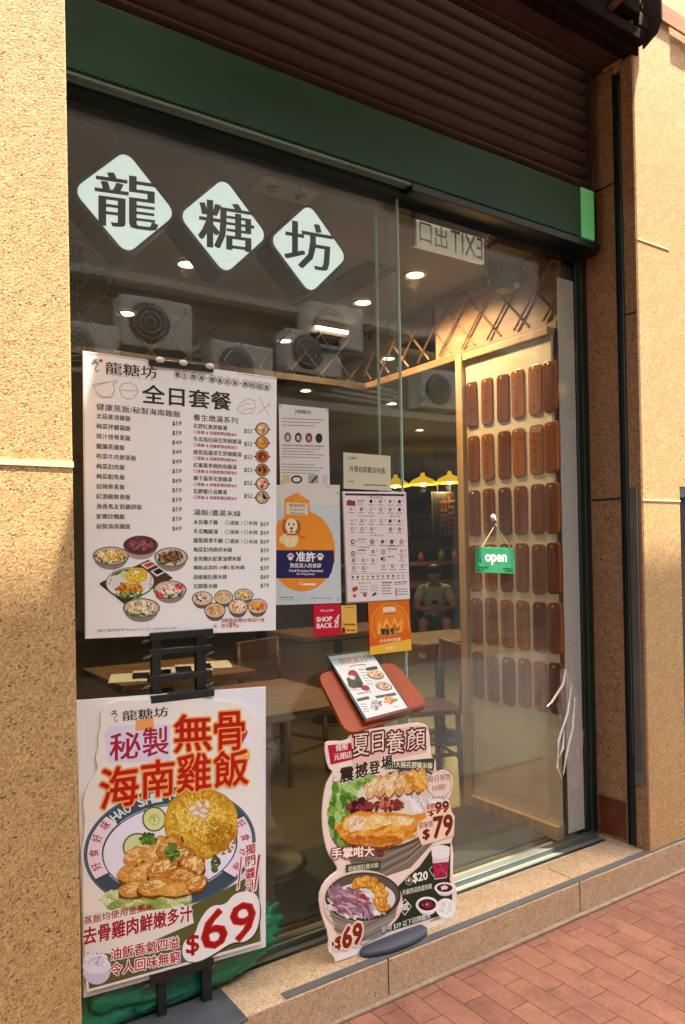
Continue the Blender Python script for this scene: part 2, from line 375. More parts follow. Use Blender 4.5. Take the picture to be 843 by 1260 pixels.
    def build(s, name, parent=None, label=None, rel=None):
        me = bpy.data.meshes.new(name); me.from_pydata(s.v, [], s.f); me.update()
        for p, m in zip(me.polygons, s.m): p.material_index = m
        for m in s.mats: me.materials.append(m)
        # all faces look towards the street
        flip = [p.index for p in me.polygons if p.normal.z < 0]
        if flip:
            bm = bmesh.new(); bm.from_mesh(me); bm.faces.ensure_lookup_table(); bmesh.ops.reverse_faces(bm, faces=[bm.faces[i] for i in flip]); bm.to_mesh(me); bm.free()
        return link(name, me, parent, label, rel or Matrix())
def sheet(P, outline, th, name, mats, parent=None, bev=0, matrix=None, z0=0.0):
    """a board of thickness th behind the printing; outline in sheet coordinates"""
    b = MB(); b.prism([(x, y, z0-th) for x, y in outline], (0, 0, th), bev)
    return b.build(name, mats, parent, None, matrix or P.M)

# ================================================================== setting
GZ, SZ, FZ, CZ = .04, .176, .19, 3.0           # pavement, step top, shop floor, shop ceiling
PY, LX, RX = -.25, .537, 3.05                  # pillar front plane, left pillar edge, right pillar edge
g_front = granite('granite_rough', 'a67c46', 'd0a86c', '3a281c', .75, .7, .9, 1.5)
g_right = granite('granite_fine', 'a9804a', 'd1aa70', '3c2a1e', .7, .55, 1.0, 1.6)
g_pol = granite('granite_polished', '7b5537', '9c7450', '2e1a0f', .25, .12, .85, 1.2)
g_step = granite('granite_step', 'a58866', 'c9ab86', '4a3828', .55, .35, .8, 1.5)
joint_m = mat('pale_joint', 'd9c49a', .8, var=.1, scale=60)
green_m = mat('green_paint', '1b4029', .42, var=.16, scale=3.5, spec=.25)
green_sunlit = mat('sunlit_green_paint', '6fdc8c', .4)  # beam green with sunlight put into the colour
brown_m = mat('brown_metal', '4a2c24', .5, var=.18, scale=5, bump=.05, bscale=20)
brown_d = mat('dark_brown_metal', '35231d', .8, var=.25, scale=4, spec=.2)
black_m = mat('black_metal', '121413', .4, var=.2, scale=9)
blackgreen = mat('black_green_frame', '101c18', .3)
alu = mat('aluminium', '777e79', .4, .85, var=.08, scale=6)
steel = mat('grey_cover_metal', '6e665c', .35, .6, var=.2, scale=7)
grey_d = mat('dark_grey_trim', '55534e', .6, var=.15, scale=12)
glass = glass_mat('window_glass', (.88, .90, .87), 0, 1.55, .018)

b = MB(); b.box(-60, 60, -60, .2, GZ-.3, GZ)
pav = struct(b.build('pavement', paver_mat()))

b = MB(); b.box(-60, 60, -5.3, -1.3, GZ, GZ+.004); struct(b.build('road', mat('asphalt', '383634', .85, var=.15, scale=8, bump=.2, bscale=120)))

bld = thing('shop_building', 'granite faced shop front with green beam, dark louvre and glass window', 'shop', (1.8, 0, GZ))
def bp(name, mb, m, label=None, parent=None): return mb.build(name, m, parent or bld, label)
b = MB(); b.box(-3, LX, PY, .4, GZ-.05, 7, .006); lp = bp('stone_pillar', b, g_front, 'coarse sunlit granite pillar with one pale joint')
b = MB(); b.box(-3, LX+.001, PY-.0025, PY+.01, 1.803, 1.819); bp('joint', b, joint_m, parent=lp)
b = MB(); b.box(RX+.004, 3.345, PY, .5, SZ-.001, 7, .004); b.box(3.345, 9, PY+.012, .5, 1.84, 7); rp = bp('stone_pillar', b, g_right, 'fine speckled granite pillar right of the door')
for xj, zj in ((3.346, 1.765), (3.30, 2.955)): b = MB(); b.box(RX+.003, xj, PY-.002, PY+.01, zj, zj+.008); bp('joint', b, joint_m, parent=rp)
b = MB(); b.box(3.36, 9, PY+.06, .45, GZ, 1.835); bp('dark_doorway', b, mat('neighbour_dark', '15120f', .35))
b = MB(); b.box(3.348, 9, PY+.02, PY+.055, 1.79, 1.84); bp('shutter_rail', b, alu)
# reveal on the right: polished stone, shutter track, cover plate
b = MB(); b.box(RX-.006, RX+.004, -.143, .06, SZ, 3.8); b.box(RX-.006, RX+.004, PY+.002, -.186, SZ, 3.8)
rv = bp('stone_reveal', b, g_pol, 'brown polished stone reveal beside the shutter track')
for y0, y1, zj in ((-.137, .02, 1.778), (PY+.003, -.186, 2.62), (-.137, .02, 3.25)): b = MB(); b.box(RX-.0075, RX, y0, y1, zj, zj+.01); bp('joint', b, black_m, parent=rv)
b = MB(); b.box(RX-.0085, RX, -.135, .02, .19, .37, .003); bp('base_panel', b, mat('red_brown_base', '64301c', .25, var=.35, scale=9), parent=rv)
b = MB(); b.box(RX-.010, RX-.004, -.1485, -.1435, SZ, 3.76); b.box(RX-.010, RX-.004, -.186, -.181, SZ, 3.76); b.box(RX-.001, RX+.003, -.143, -.186, SZ, 3.76)
bp('shutter_track', b, black_m)
b = MB(); b.box(RX-.013, RX-.009, -.182, -.178, .6, 3.7); bp('track_edge', b, alu)
b = MB(); b.box(RX-.016, RX-.005, -.234, -.19, .47, 1.83, .003); cp = bp('cover_plate', b, steel)
b = MB(); b.box(RX-.021, RX-.016, -.23, -.194, .47, .53, .002); bp('plate_foot', b, alu, parent=cp)
# step
b = MB(); b.box(-3, 9, -.265, .1, GZ-.1, SZ, .006); st = bp('stone_step', b, g_step)
b = MB(); b.box(1.15, 9, -.262, -.228, SZ-.01, SZ+.0025); bp('step_edging', b, grey_d, parent=st)
for xj in (1.545, 2.54): b = MB(); b.box(xj, xj+.004, -.2665, -.1, SZ-.12, SZ+.001); bp('joint', b, mat('dark_joint', '4a3a28', .8), parent=st)
b = MB(); b.box(-3, 9, -.285, -.2655, GZ, GZ+.012, .004); bp('mortar_fillet', b, mat('mortar', '8f7a62', .9, var=.2, scale=30, bump=.3), parent=st)
# green beam, louvre, soffit
b = MB(); b.box(.3, 2.853, -.10, -.045, 2.978, 3.204, .003); fa = bp('green_beam', b, green_m, 'dark green painted beam above the window')
b = MB(); b.box(2.853, 2.945, -.104, -.045, 2.976, 3.206, .003); bp('sunlit_beam_end', b, green_sunlit, 'right end of the beam, sunlight painted in as bright light green', fa)  # sunlit stretch of the beam, its light painted as a paler green
b = MB(); b.box(.3, 3.04, -.045, .1, 2.95, 3.22); hd = bp('header_frame', b, blackgreen)
b = MB()
for y in (-.09, -.066): b.box(.35, 1.865, y, y+.018, 2.966, 2.9775, .002)
bp('header_rail', b, mat('header_alu', '76847a', .3, .5, var=.06, scale=5), parent=hd)
b = MB(); b.box(1.865, 3.0, -.094, -.05, 2.945, 2.9775, .003); bp('header_rail', b, blackgreen, parent=hd)
b = MB(); b.box(.35, 3.0, .012, .06, 2.925, 2.9495); bp('door_track', b, black_m, parent=hd)
b = MB()
for k in range(9):
    z = 3.235+k*.066
    b.box(.3, 2.955, -.075, -.005, z, z+.02, 0, Matrix.Translation((0, -.04, z)) @ Matrix.Rotation(D2R(-32), 4, 'X') @ Matrix.Translation((0, .04, -z)))
lv = bp('louvre', b, mat('louvre_brown', '4c3228', .45, var=.12, scale=3), 'dark red-brown horizontal louvre slats')
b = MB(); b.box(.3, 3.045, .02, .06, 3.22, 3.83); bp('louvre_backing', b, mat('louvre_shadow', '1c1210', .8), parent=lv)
b = MB(); b.box(2.955, 2.972, -.085, .0, 3.21, 3.8); bp('louvre_frame', b, brown_d, parent=lv)
b = MB(); b.box(.3, RX, -.02, .06, 3.765, 4.1, .004); b.box(.3, RX, -.09, -.0205, 3.80, 4.1, .004); b.box(.3, RX, -.20, -.0905, 3.815, 4.1, .004)
so_ = bp('shutter_housing', b, brown_m, 'dark brown roller shutter housing under the canopy')
for i in range(7): b = MB(); b.box(.75+i*.38, .752+i*.38, -.199, -.095, 3.8135, 3.8155); bp('seam', b, brown_d, parent=so_)
b = MB(); b.box(.2, RX+.03, -.262, -.2005, 3.80, 4.12, .004); b.box(.2, RX+.03, -.30, -.2625, 3.835, 3.885, .004); b.box(RX-.16, RX-.03, -.315, -.2625, 3.93, 4.02, .006); b.box(RX-.03, RX-.012, -.317, -.27, 3.96, 3.985, .002); b.box(1.2, RX-.25, -.2445, -.2235, 3.797, 3.801)
bp('housing_lip', b, mat('lip_brown', '22140f', .9, var=.2, scale=5, spec=.05), parent=so_)
b = MB(); b.prism([(RX+.055, -.36, 4.15), (RX+.055, -.36, 3.92), (RX+.055, -.335, 3.875), (RX+.055, -.262, 3.84), (RX+.055, -.262, 4.15)], (.014, 0, 0), .003)
b.box(RX-.02, RX+.054, -.30, -.266, 3.9, 3.96, .004)
bk = bp('end_bracket', b, mat('bracket_brown', '33241f', .75, spec=.2), parent=so_)
b = MB(); b.tube([(RX-.22, -.30, 3.90), (RX+.0, -.335, 4.12)], .016, 8); bp('brace', b, mat('brace_brown', '5a3d2c', .8, spec=.1), parent=so_)
b = MB(); b.box(RX+.075, 9, -.264, PY-.004, 4.03, 4.12, .004); bp('timber_trim', b, wood('sunlit_timber', '8a5a2a', 'b27a3e', .5, 4, 0))
# unseen above the view: slab, arms and box added to cast shade
b = MB(); b.box(1.2, 3.0, -.76, -.3, 4.3, 4.42, .02); bp('added_shade_box', b, brown_m)  # added box out of view, keeps the sun off posters and menu
b = MB(); b.box(-12, 14, -2.1, -.80, 4.75, 4.95); bp('added_shade_slab', b, mat('render', 'cfc0a4', .8, var=.08, scale=3))  # added slab out of view, shaped to shade lower front and pavement
b = MB(); b.box(-12, -3, PY, .4, GZ, 9); b.box(-12, 14, PY+.02, .4, 7, 9); bp('upper_wall', b, mat('render', 'cfc0a4'))
for x in (-9, -4, 5.4, 9): b = MB(); b.box(x, x+.12, -.80, PY, 4.8, 4.92); bp('added_shade_arm', b, brown_d)  # arms for the added shading slab

# window and door
b = MB(); b.box(LX-.2, 1.865, 0, .01, .205, 2.951); win = bp('window_pane', b, glass)
b = MB(); b.box(1.8635, 1.8675, -.001, .011, .205, 2.95); bp('pane_edge', b, mat('glass_edge', 'b9d4c2', .2), parent=win)
b = MB(); b.box(LX-.2, 3.0, -.012, .03, SZ-.001, .205, .002); wr = bp('bottom_rail', b, alu)
b = MB(); b.box(LX-.2, 3.0, -.04, -.0125, SZ, .183, .001); bp('sill_strip', b, mat('pale_sill', '77786f', .4, .4), parent=wr)
b = MB(); b.box(LX-.2, 3.0, -.052, -.0405, SZ, .180); bp('gasket', b, blackgreen, parent=wr)
b = MB(); b.box(2.955, 2.995, .02, .08, SZ, 2.95, .003); b.box(2.996, 3.044, .024, .08, SZ, 2.95, .003); jb = bp('door_jamb', b, blackgreen)
b = MB(); b.box(2.990, 2.9945, .0165, .0195, SZ+.02, 2.94); bp('jamb_edge', b, mat('jamb_edge', '3c5a4e', .25, .3), parent=jb)
b = MB(); b.box(1.785, 2.955, .036, .046, .21, 2.9); dr = bp('glass_door', b, glass)
b = MB(); b.box(1.783, 1.787, .035, .047, .21, 2.9); bp('pane_edge', b, mat('glass_edge', 'b9d4c2', .2), parent=dr)
fr = film_mat('frosted_film', 'c8c3b4', .5, .06)
b = MB(); b.box(2.838, 2.952, .0315, .0345, .22, 2.83); bp('frosted_strip', b, fr, 'pale frosted vertical strip on the door edge', dr)

# ================================================================== shop interior
wall_b = wood('dark_wood_wall', '21140c', '362416', .5, 2)
beige = mat('beige_paint', '9a8a6a', .7, var=.08, scale=2)
ceil_m = mat('ceiling_paint', '7c7c73', .8, var=.06, scale=1.5)
oak = wood('light_oak', 'b08a5a', 'd0aa78', .45, 4)
oak_h = wood('table_wood', '553a20', '70502e', .6, 4, 0)
bpy.data.materials['table_wood'].node_tree.nodes['Principled BSDF'].inputs['Specular IOR Level'].default_value = .25
b = MB(); b.box(-2, 12, .1, 10, FZ-.1, FZ); 
fm = bpy.data.materials.new('floor_tiles'); fm.use_nodes = True
t = fm.node_tree; bs = t.nodes['Principled BSDF']; tc = t.nodes.new('ShaderNodeTexCoord'); br = t.nodes.new('ShaderNodeTexBrick'); br.offset = 0
for k, v in {'Scale': 1, 'Brick Width': .6, 'Row Height': .6, 'Mortar Size': .003}.items(): br.inputs[k].default_value = v
for k, v in {'Color1': '544931', 'Color2': '584d35', 'Mortar': '423823'}.items(): br.inputs[k].default_value = (*lin(v), 1)
t.links.new(tc.outputs['Object'], br.inputs[0]); t.links.new(br.outputs[0], bs.inputs[0]); bs.inputs['Roughness'].default_value = .3
struct(b.build('shop_floor', fm))
b = MB(); b.box(-2, 12, .1, 10, CZ, CZ+.1); bp('ceiling', b, ceil_m)
b = MB(); b.box(-2, 12, 9.9, 10, FZ, CZ); b.box(-2.1, -2, .1, 10, FZ, CZ); b.box(12, 12.1, .1, 10, FZ, CZ); b.box(3.2, 12, .5, .6, FZ, CZ); bp('inner_wall', b, wall_b)
b = MB(); b.box(-2, 12, 1.66, 1.78, 2.93, CZ-.001); b.box(2.9, 3.0, 1.0, 9, 2.86, CZ-.001); bp('ceiling_beam', b, wood('brown_beam', '4d3826', '66492f', .5, 3, 0))

mo = MB(); mo.box(.4, 2.78, .11, .66, FZ, FZ+.012, .004)
tag(mo.build('door_mat', mat('mat_grey', '33352f', .9, var=.12, scale=60, bump=.3, bscale=200)), 'dark grey mat lying on the floor just inside the glass', 'mat')

# ceiling fittings
def downlight(x, y, watts, label, glow=6):
    t = thing('downlight', label, 'ceiling light', (x, y, CZ-.012), 'recessed downlights in the ceiling')
    b = MB(); b.lathe((x, y, CZ-.011), [(.062, .010), (.062, .0), (.045, 0), (.043, .008)], 24, cap=False); b.build('trim_ring', mat('ring_white', 'c9c4b6', .4), t)
    b = MB(); b.lathe((x, y, CZ-.004), [(.0, .0), (.043, .0015)], 20, cap=False); b.build('bulb', emit('warm_bulb', 'ffd9a0', glow), t)
    l = bpy.data.lights.new('downlight_beam', 'SPOT'); l.energy = watts; l.spot_size = D2R(150); l.spot_blend = .6; l.color = (1, .72, .42); l.shadow_soft_size = .04
    o = bpy.data.objects.new('beam', l); COL.objects.link(o); o.parent = t; o.location = (0, 0, -.02)
DL = 3.5
for x, y, w, lab in [
    (1.47, 1.17, DL, 'downlight just below the left and middle diamond signs'),
    (1.46, 2.08, DL, 'small downlight beneath the left diamond sign near the wall fan'),
    (2.555, 1.20, 6, 'downlight just right of the long dark ceiling vent'),
    (2.533, .70, 9, 'bright glaring downlight seen through the door glass below the exit sign'),
    (2.56, 2.12, DL, 'downlight over the right top corner of the full-day menu board'),
    (3.47, 2.15, 1.0, 'downlight left of the glass pane edge at lattice height'),
    (3.52, 3.43, 2, 'faint far downlight above the notice with four portraits'),
    (4.58, 3.54, DL, 'faint far downlight beside the glass pane edge, lowest of all'),
    (5.9, 4.7, 1.0, 'far ceiling downlight added to light the seated person'),  # added lamp, brightens the person's white shirt
    (1.5, 4.6, DL, 'downlight deep in the room behind the full-day menu board')]:
    downlight(x, y, w, lab)
t = thing('ceiling_vent', 'long dark slatted air vent in the ceiling below the right diamond sign', 'vent', (2.315, 1.07, CZ-.02))
b = MB(); b.box(2.215, 2.415, .69, 1.46, CZ-.008, CZ-.0005); b.build('frame', mat('vent_grey', '3c3c38', .6), t)
b = MB()
for k in range(11): b.box(2.226+k*.0165, 2.232+k*.0165, .70, 1.45, CZ-.018, CZ-.0085)
b.build('slat', mat('vent_slat', '55534c', .5), t)
t = thing('spotlight_panel', 'pale rectangular ceiling panel with two small spotlights above the diamond signs', 'ceiling light', (1.5, .245, CZ-.02))
b = MB(); b.box(1.375, 1.63, .185, .305, CZ-.015, CZ-.0005, .003); b.build('panel', mat('panel_white', 'b9b4a8', .6), t)
for x in (1.44, 1.565):
    b = MB(); b.lathe((x, .245, CZ-.028), [(.014, 0), (.022, .003), (.024, .0128)], 16); b.build('spotlight', mat('spot_head', '6c6a64', .4), t)
t = thing('tube_light', 'slim white tube light at the ceiling beam right of the vent', 'ceiling light', (2.63, 1.655, CZ-.03))
b = MB(); b.tube([(2.51, 1.64, CZ-.045), (2.75, 1.64, CZ-.045)], .008, 8); b.build('tube', emit('tube_white', 'fff0d8', 2.0), t)
b = MB(); b.box(2.50, 2.76, 1.628, 1.652, CZ-.036, CZ-.001); b.build('batten', mat('ring_white', 'c9c4b6'), t)

# exit sign, seen from behind through its lit acrylic
PE = Plane((2.25, .11, 2.905))
t = thing('exit_sign', 'pale exit sign seen from behind with mirrored letters at the top of the door', 'sign', (2.25, .115, 2.84))
b = MB(); b.box(2.045, 2.447, .112, .132, 2.842, 2.968, .003); b.build('panel', emit('acrylic', 'c8bba6', .05), t)
b = MB(); b.box(2.04, 2.452, .108, .134, 2.966, 2.976, .002); b.box(2.04, 2.05, .108, .134, 2.842, 2.966); b.build('frame', mat('sign_frame', 'ddd4c2', .4), t)
a = Art(Plane((0, .1105, 0)), .0004)
def mirrored(s, x0, x1, z0, z1, h):
    vs, fs = text_mesh(s); ax, bx = min(v[0] for v in vs), max(v[0] for v in vs); ay, by = min(v[1] for v in vs), max(v[1] for v in vs)
    z = a.z([(x0, z0), (x1, z1)]); i = len(a.v)
    for v in vs: a.v.append((x1-(v[0]-ax)/(bx-ax)*(x1-x0), z0+(v[1]-ay)/(by-ay)*(z1-z0), z))
    for f in fs: a.f.append(tuple(j+i for j in f)); a.m.append(a._m(h))
mirrored('EXIT', 2.245, 2.435, 2.858, 2.952, 'b8aa92'); mirrored('出', 2.155, 2.225, 2.858, 2.952, 'b8aa92'); mirrored('口', 2.068, 2.135, 2.862, 2.948, 'b8aa92')
a.build('lettering', t, None, Matrix.Translation((-2.25, -.115, -2.84)) @ a.P.M)
t = thing('emergency_lamp', 'grey hanging box with a looped bracket right of the exit sign', 'emergency lamp', (2.62, .15, 2.77))
b = MB(); b.prism([(2.55, .13, 2.90), (2.69, .13, 2.90), (2.70, .13, 2.80), (2.66, .13, 2.765), (2.59, .13, 2.77), (2.56, .13, 2.81)], (0, .08, 0), .008); b.build('body', mat('box_grey', '6f6a62', .5), t)
b = MB(); b.tube([(2.56, .15, 2.87), (2.52, .15, 2.90), (2.515, .15, 2.955), (2.56, .15, 2.975)], .008, 8); b.build('bracket', mat('box_grey', '6f6a62'), t)
b = MB(); b.ball((2.66, .12, 2.785), .015, 2); b.build('lens', mat('lens_clear', 'c8c4ba', .15), t)

# lattice screens
def lattice(mb, o, du, L, z0, z1, cell, th, dy):
    """crossing thin bars between z0 and z1 along du"""
    h = z1-z0; o = Vector(o); du = Vector(du); n = int(L/cell)
    for k in range(-2, n+1):
        for sgn in (1, -1):
            s0 = k*cell; p0 = s0 if sgn > 0 else s0+h*.9; p1 = s0+h*.9 if sgn > 0 else s0
            za, zb = z0, z1
            q0, q1 = max(0, min(L, p0)), max(0, min(L, p1))
            if abs(q1-q0) < .02: continue
            f0 = (q0-p0)/(p1-p0); f1 = (q1-p0)/(p1-p0)
            a_ = o+du*q0+Vector((0, 0, za+(zb-za)*f0)); b_ = o+du*q1+Vector((0, 0, za+(zb-za)*f1))
            mb.tube([a_+Vector(dy)*sgn, b_+Vector(dy)*sgn], th, 4)
strip = wood('lattice_wood', '6a4a2e', '8f6a44', .5, 5)
t = thing('lattice_screen', 'open diamond lattice screen under the ceiling at the back', 'screen', (1.6, 1.64, 2.62))
b = MB(); lattice(b, (.1, 1.64, 0), (1, 0, 0), 2.78, 2.64, 2.93, .22, .008, (0, .008, 0)); b.build('lattice', wood('dark_lattice', '3a2b1e', '4e3a28', .6, 5), t)
b = MB(); b.box(.1, 2.88, 1.62, 1.66, 2.60, 2.64, .003); b.build('rail', bpy.data.materials['dark_lattice'], t)
t = thing('wood_screen', 'warm wooden panel with interlaced lozenge pattern above the plaque wall', 'screen', (2.88, .5, 2.6))
b = MB(); b.box(2.885, 2.9, .06, .95, 2.64, 2.995); b.build('panel', wood('warm_panel', '8a6442', 'a67c54', .5, 3, 1), t)
b = MB(); lattice(b, (2.878, .06, 0), (0, 1, 0), 1.58, 2.66, 2.97, .19, .0075, (.006, 0, 0))
b.build('lattice', strip, t)
b = MB(); b.box(2.86, 2.9, .06, 1.62, 2.60, 2.64, .003); b.box(2.865, 2.9, .06, 1.62, 2.972, 2.998, .003); b.build('rail', wood('rail_wood', '7d5632', '9a6e44', .45, 4, 1), t)

# plaque wall
t = thing('plaque_panel', 'pale board in a light oak frame that carries rows of wooden plaques', 'wall panel', (2.82, .45, FZ))
b = MB(); b.box(2.812, 2.83, .055, .635, .255, 2.56); b.build('board', mat('pale_board', 'dfcbab', .6, var=.06, scale=3), t)
b = MB(); b.box(2.785, 2.85, .636, .685, FZ, 2.60, .003); b.box(2.79, 2.84, .055, .635, 2.561, 2.598, .003); b.box(2.785, 2.84, .055, .635, FZ, .254, .003); b.build('frame', oak, t)
tagw = [wood('plaque_wood_%d' % k, c1, c2, .3, 5) for k, (c1, c2) in enumerate([('5a2a10', '7d4018'), ('74380f', '9c561f'), ('8a4a18', 'b06a2c'), ('663413', '8c4c20')])]
cols = [.583, .475, .365, .262, .154, .062]; rows = [2.199, 1.911, 1.625, 1.339, 1.061, .773]
ordw = ['first', 'second', 'third', 'fourth', 'fifth', 'sixth']; roww = ['top', 'second', 'third', 'fourth', 'fifth', 'bottom']
def plaque_mesh():
    w, h, r = .0415, .243, .022; pts = []
    for cx, cz, a0 in ((w-r, r, -90), (w-r, h-r, 0), (-w+r, h-r, 90), (-w+r, r, 180)):
        for k in range(4):
            q = D2R(a0+k*30); pts.append((0, cx+r*math.cos(q), cz+r*math.sin(q)))
    b = MB(); b.prism([(-.016, y, z) for _, y, z in pts], (.014, 0, 0), .004); return b
rt_ = random.Random(3)
proto = plaque_mesh().build('wooden_plaque', tagw[0])
glyphs = '冬瓜鴨湯花膠雞豬肚米線椰子排骨豆腐紅棗牛腩香菇蒸飯糖水芝麻核桃杏仁'
for ri, z in enumerate(rows):
    for ci, y in enumerate(cols):
        o = proto if ri == ci == 0 else proto.copy()
        if o is not proto:
            o.data = proto.data.copy(); COL.objects.link(o)
        o.data.materials[0] = tagw[(ri*5+ci*3+rt_.randrange(3)) % 4]
        o.location = (2.8115, y, z+rt_.uniform(-.004, .004)); o.rotation_euler = (D2R(rt_.uniform(-1.2, 1.2)), 0, 0)
        tag(o, 'hanging brown wooden plaque, %s from the left in the %s row of the plaque wall' % (ordw[ci], roww[ri]), 'plaque', 'wooden plaques on the wall panel')
        k = MB(); k.lathe((0, 0, .222), [(.0, -.0165), (.006, -.0185), (.007, -.016)], 10, 'x', cap=False); k.build('nail', mat('nail_brass', 'c9a86a', .3, .8), o, None, Matrix())
        if (ri*7+ci*3) % 5 != 1:
            col_ = []; vs_, fs_ = [], []
            for q in range(5):
                v2, f2 = text_mesh(glyphs[(ri*6+ci*5+q) % len(glyphs)]); i0 = len(vs_); zt = .185-q*.036
                xs = [v[0] for v in v2]; cxm = (min(xs)+max(xs))/2
                for v in v2: vs_.append((-.01635, -(v[0]-cxm)*.030, zt+(v[1]-.3)*.030))
                fs_ += [tuple(i0+j for j in f) for f in f2]
            me = bpy.data.meshes.new('lettering'); me.from_pydata(vs_, [], fs_); me.update(); me.materials.append(mat('burnt_lettering', '3a1608', .6)); link('lettering', me, o, None, Matrix())

# tables and chairs in the room
def table(x0, x1, y0, y1, label, name='dining_table'):
    cx, cy_ = (x0+x1)/2, (y0+y1)/2
    t = thing(name, label, 'table', (cx, cy_, FZ), 'dining tables inside the shop')
    b = MB(); b.box(x0, x1, y0, y1, .885, .925, .006); b.build('tabletop', oak_h, t)
    b = MB(); b.tube([(cx, cy_, FZ+.03), (cx, cy_, .885)], .035, 12); b.build('column', black_m, t)
    b = MB(); b.lathe((cx, cy_, FZ), [(.24, 0), (.24, .012), (.20, .022), (.05, .05), (.036, .09)], 28); b.build('foot', black_m, t)
    return t
table(1.14, 1.88, .30, 1.02, 'nearest wooden table behind the glass, on a round black foot')
table(1.16, 1.90, 1.35, 2.05, 'second wooden table inside, laid with white menu sheets')
table(3.25, 4.05, 1.55, 2.15, 'far wooden table seen beside the oak post of the plaque wall')
table(2.9, 3.9, 2.5, 3.1, 'wooden table deep in the room behind the tilted menu stand')
ms = MB()
for k in range(5):
    o = MB(); o.box(-.10, .10, -.14, .14, .9262, .9275)
    ob = o.build('menu_sheet', mat('menu_paper', 'd5cfc0', .5), None, None, Matrix.Translation((1.27+.13*k, 1.55+.03*k, 0)) @ Matrix.Rotation(D2R(-20), 4, 'Z'))
    tag(ob, ['leftmost', 'second from left', 'middle', 'second from right', 'rightmost'][k]+' white menu sheet in the fan on the second table inside', 'menu', 'menu sheets on the second table')
def stool(x, y, a, label):
    t = thing('wooden_chair', label, 'chair', (x, y, FZ), 'wooden chairs inside the shop'); t.rotation_euler = (0, 0, D2R(a))
    I = Matrix()
    b = MB(); b.box(-.2, .2, -.2, .2, .43, .46, .006); b.build('seat', wood('chair_wood', '4a2e18', '623f22', .45, 5), t, None, I)
    for sx in (-.17, .17):
        for sy in (-.17, .17):
            b = MB(); b.tube([(sx*1.08, sy*1.08, 0), (sx, sy, .43)], .017, 8); b.build('leg', MC.setdefault('cw', bpy.data.materials['chair_wood']), t, None, I)
    b = MB(); b.tube([(-.175, -.175, .18), (.175, -.175, .18)], .011, 6); b.tube([(-.175, .175, .18), (.175, .175, .18)], .011, 6); b.tube([(-.175, -.175, .2), (-.175, .175, .2)], .011, 6); b.tube([(.175, -.175, .2), (.175, .175, .2)], .011, 6)
    b.build('stretcher', MC['cw'], t, None, I)
    b = MB(); b.tube([(-.18, .185, .46), (-.18, .22, .82)], .015, 8); b.tube([(.18, .185, .46), (.18, .22, .82)], .015, 8); b.box(-.2, .2, .205, .228, .70, .82, .006); b.build('backrest', MC['cw'], t, None, I)
stool(2.85, 1.12, 250, 'wooden chair beside the oak post of the plaque wall')
stool(2.3, 1.75, 20, 'wooden chair with side stretchers behind the cut-out poster')
stool(4.35, 2.0, 150, 'wooden chair drawn up to the far table')
stool(.95, 1.25, 90, 'wooden chair between the two nearest tables, behind the menu board')

# counter, shelves, pendants and pictures at the far end
t = thing('service_counter', 'long dark wooden counter with lighter shelf bands at the far end of the room', 'counter', (8, 7.2, FZ))
b = MB(); b.box(5.2, 11.5, 7.2, 7.7, FZ, 1.28); b.build('body', mat('counter_dark', '22160e', .5), t)
b = MB(); b.box(5.15, 11.5, 7.12, 7.75, 1.281, 1.34, .006); b.box(5.2, 11.5, 7.14, 7.195, .92, 1.02, .004); b.build('shelf_band', oak_h, t)
for i, (x, w, h) in enumerate([(7.75, .12, .2), (8.05, .1, .16), (8.5, .14, .2), (8.8, .12, .18)]):
    b = MB(); b.lathe((x, 7.3, 1.341), [(w*.5, 0), (w*.5, h*.7), (w*.25, h*.85), (w*.25, h)], 14)
    tag(b.build('jar', mat('jar_%d' % (i % 2), ['4a5a30', '7a3a20'][i % 2], .25)), ['leftmost green', 'second, red-brown', 'third, green', 'last, red-brown'][i]+' jar on the far counter', 'jar', 'jars on the far counter')
t = thing('back_shelf', 'dark wall shelf unit with a warm back panel behind the pendant lamps', 'shelf', (8, 9.6, FZ))
b = MB(); b.box(5, 11.8, 9.6, 9.88, 1.5, 1.56); b.box(5, 11.8, 9.6, 9.88, 2.2, 2.26); b.build('shelf', oak_h, t)
b = MB(); b.box(5, 11.8, 9.86, 9.895, 1.56, 2.2); b.build('back_panel', mat('warm_back', '4a3218', .5, var=.2, scale=2), t)
for i, (x, z, c, lab) in enumerate([(8.6, 1.75, '7a3516', 'orange framed picture on the far wall, left one'), (9.4, 1.75, '8a4a20', 'orange framed picture on the far wall, right one')]):
    t = thing('picture_frame', lab, 'picture', (x, 9.55, z), 'framed pictures on the far wall')
    b = MB(); b.box(x-.32, x+.32, 9.55, 9.59, z, z+.45, .006); b.build('frame', mat('frame_dark', '2a1509', .4), t)
    b = MB(); b.box(x-.27, x+.27, 9.545, 9.5495, z+.05, z+.40); b.build('print', mat('art_%d' % i, c, .5, var=.5, scale=6), t)
t = thing('coffee_machine', 'black machine with a bright highlight standing on the far counter', 'machine', (7.9, 7.42, 1.341))
b = MB(); b.box(7.15, 7.62, 7.3, 7.65, 1.341, 1.75, .03); b.build('body', mat('black_gloss', '0b0b0b', .15), t)
b = MB(); b.box(7.25, 7.52, 7.285, 7.2995, 1.5, 1.62, .004); b.build('panel', mat('machine_panel', '9a9a94', .2, .8), t)
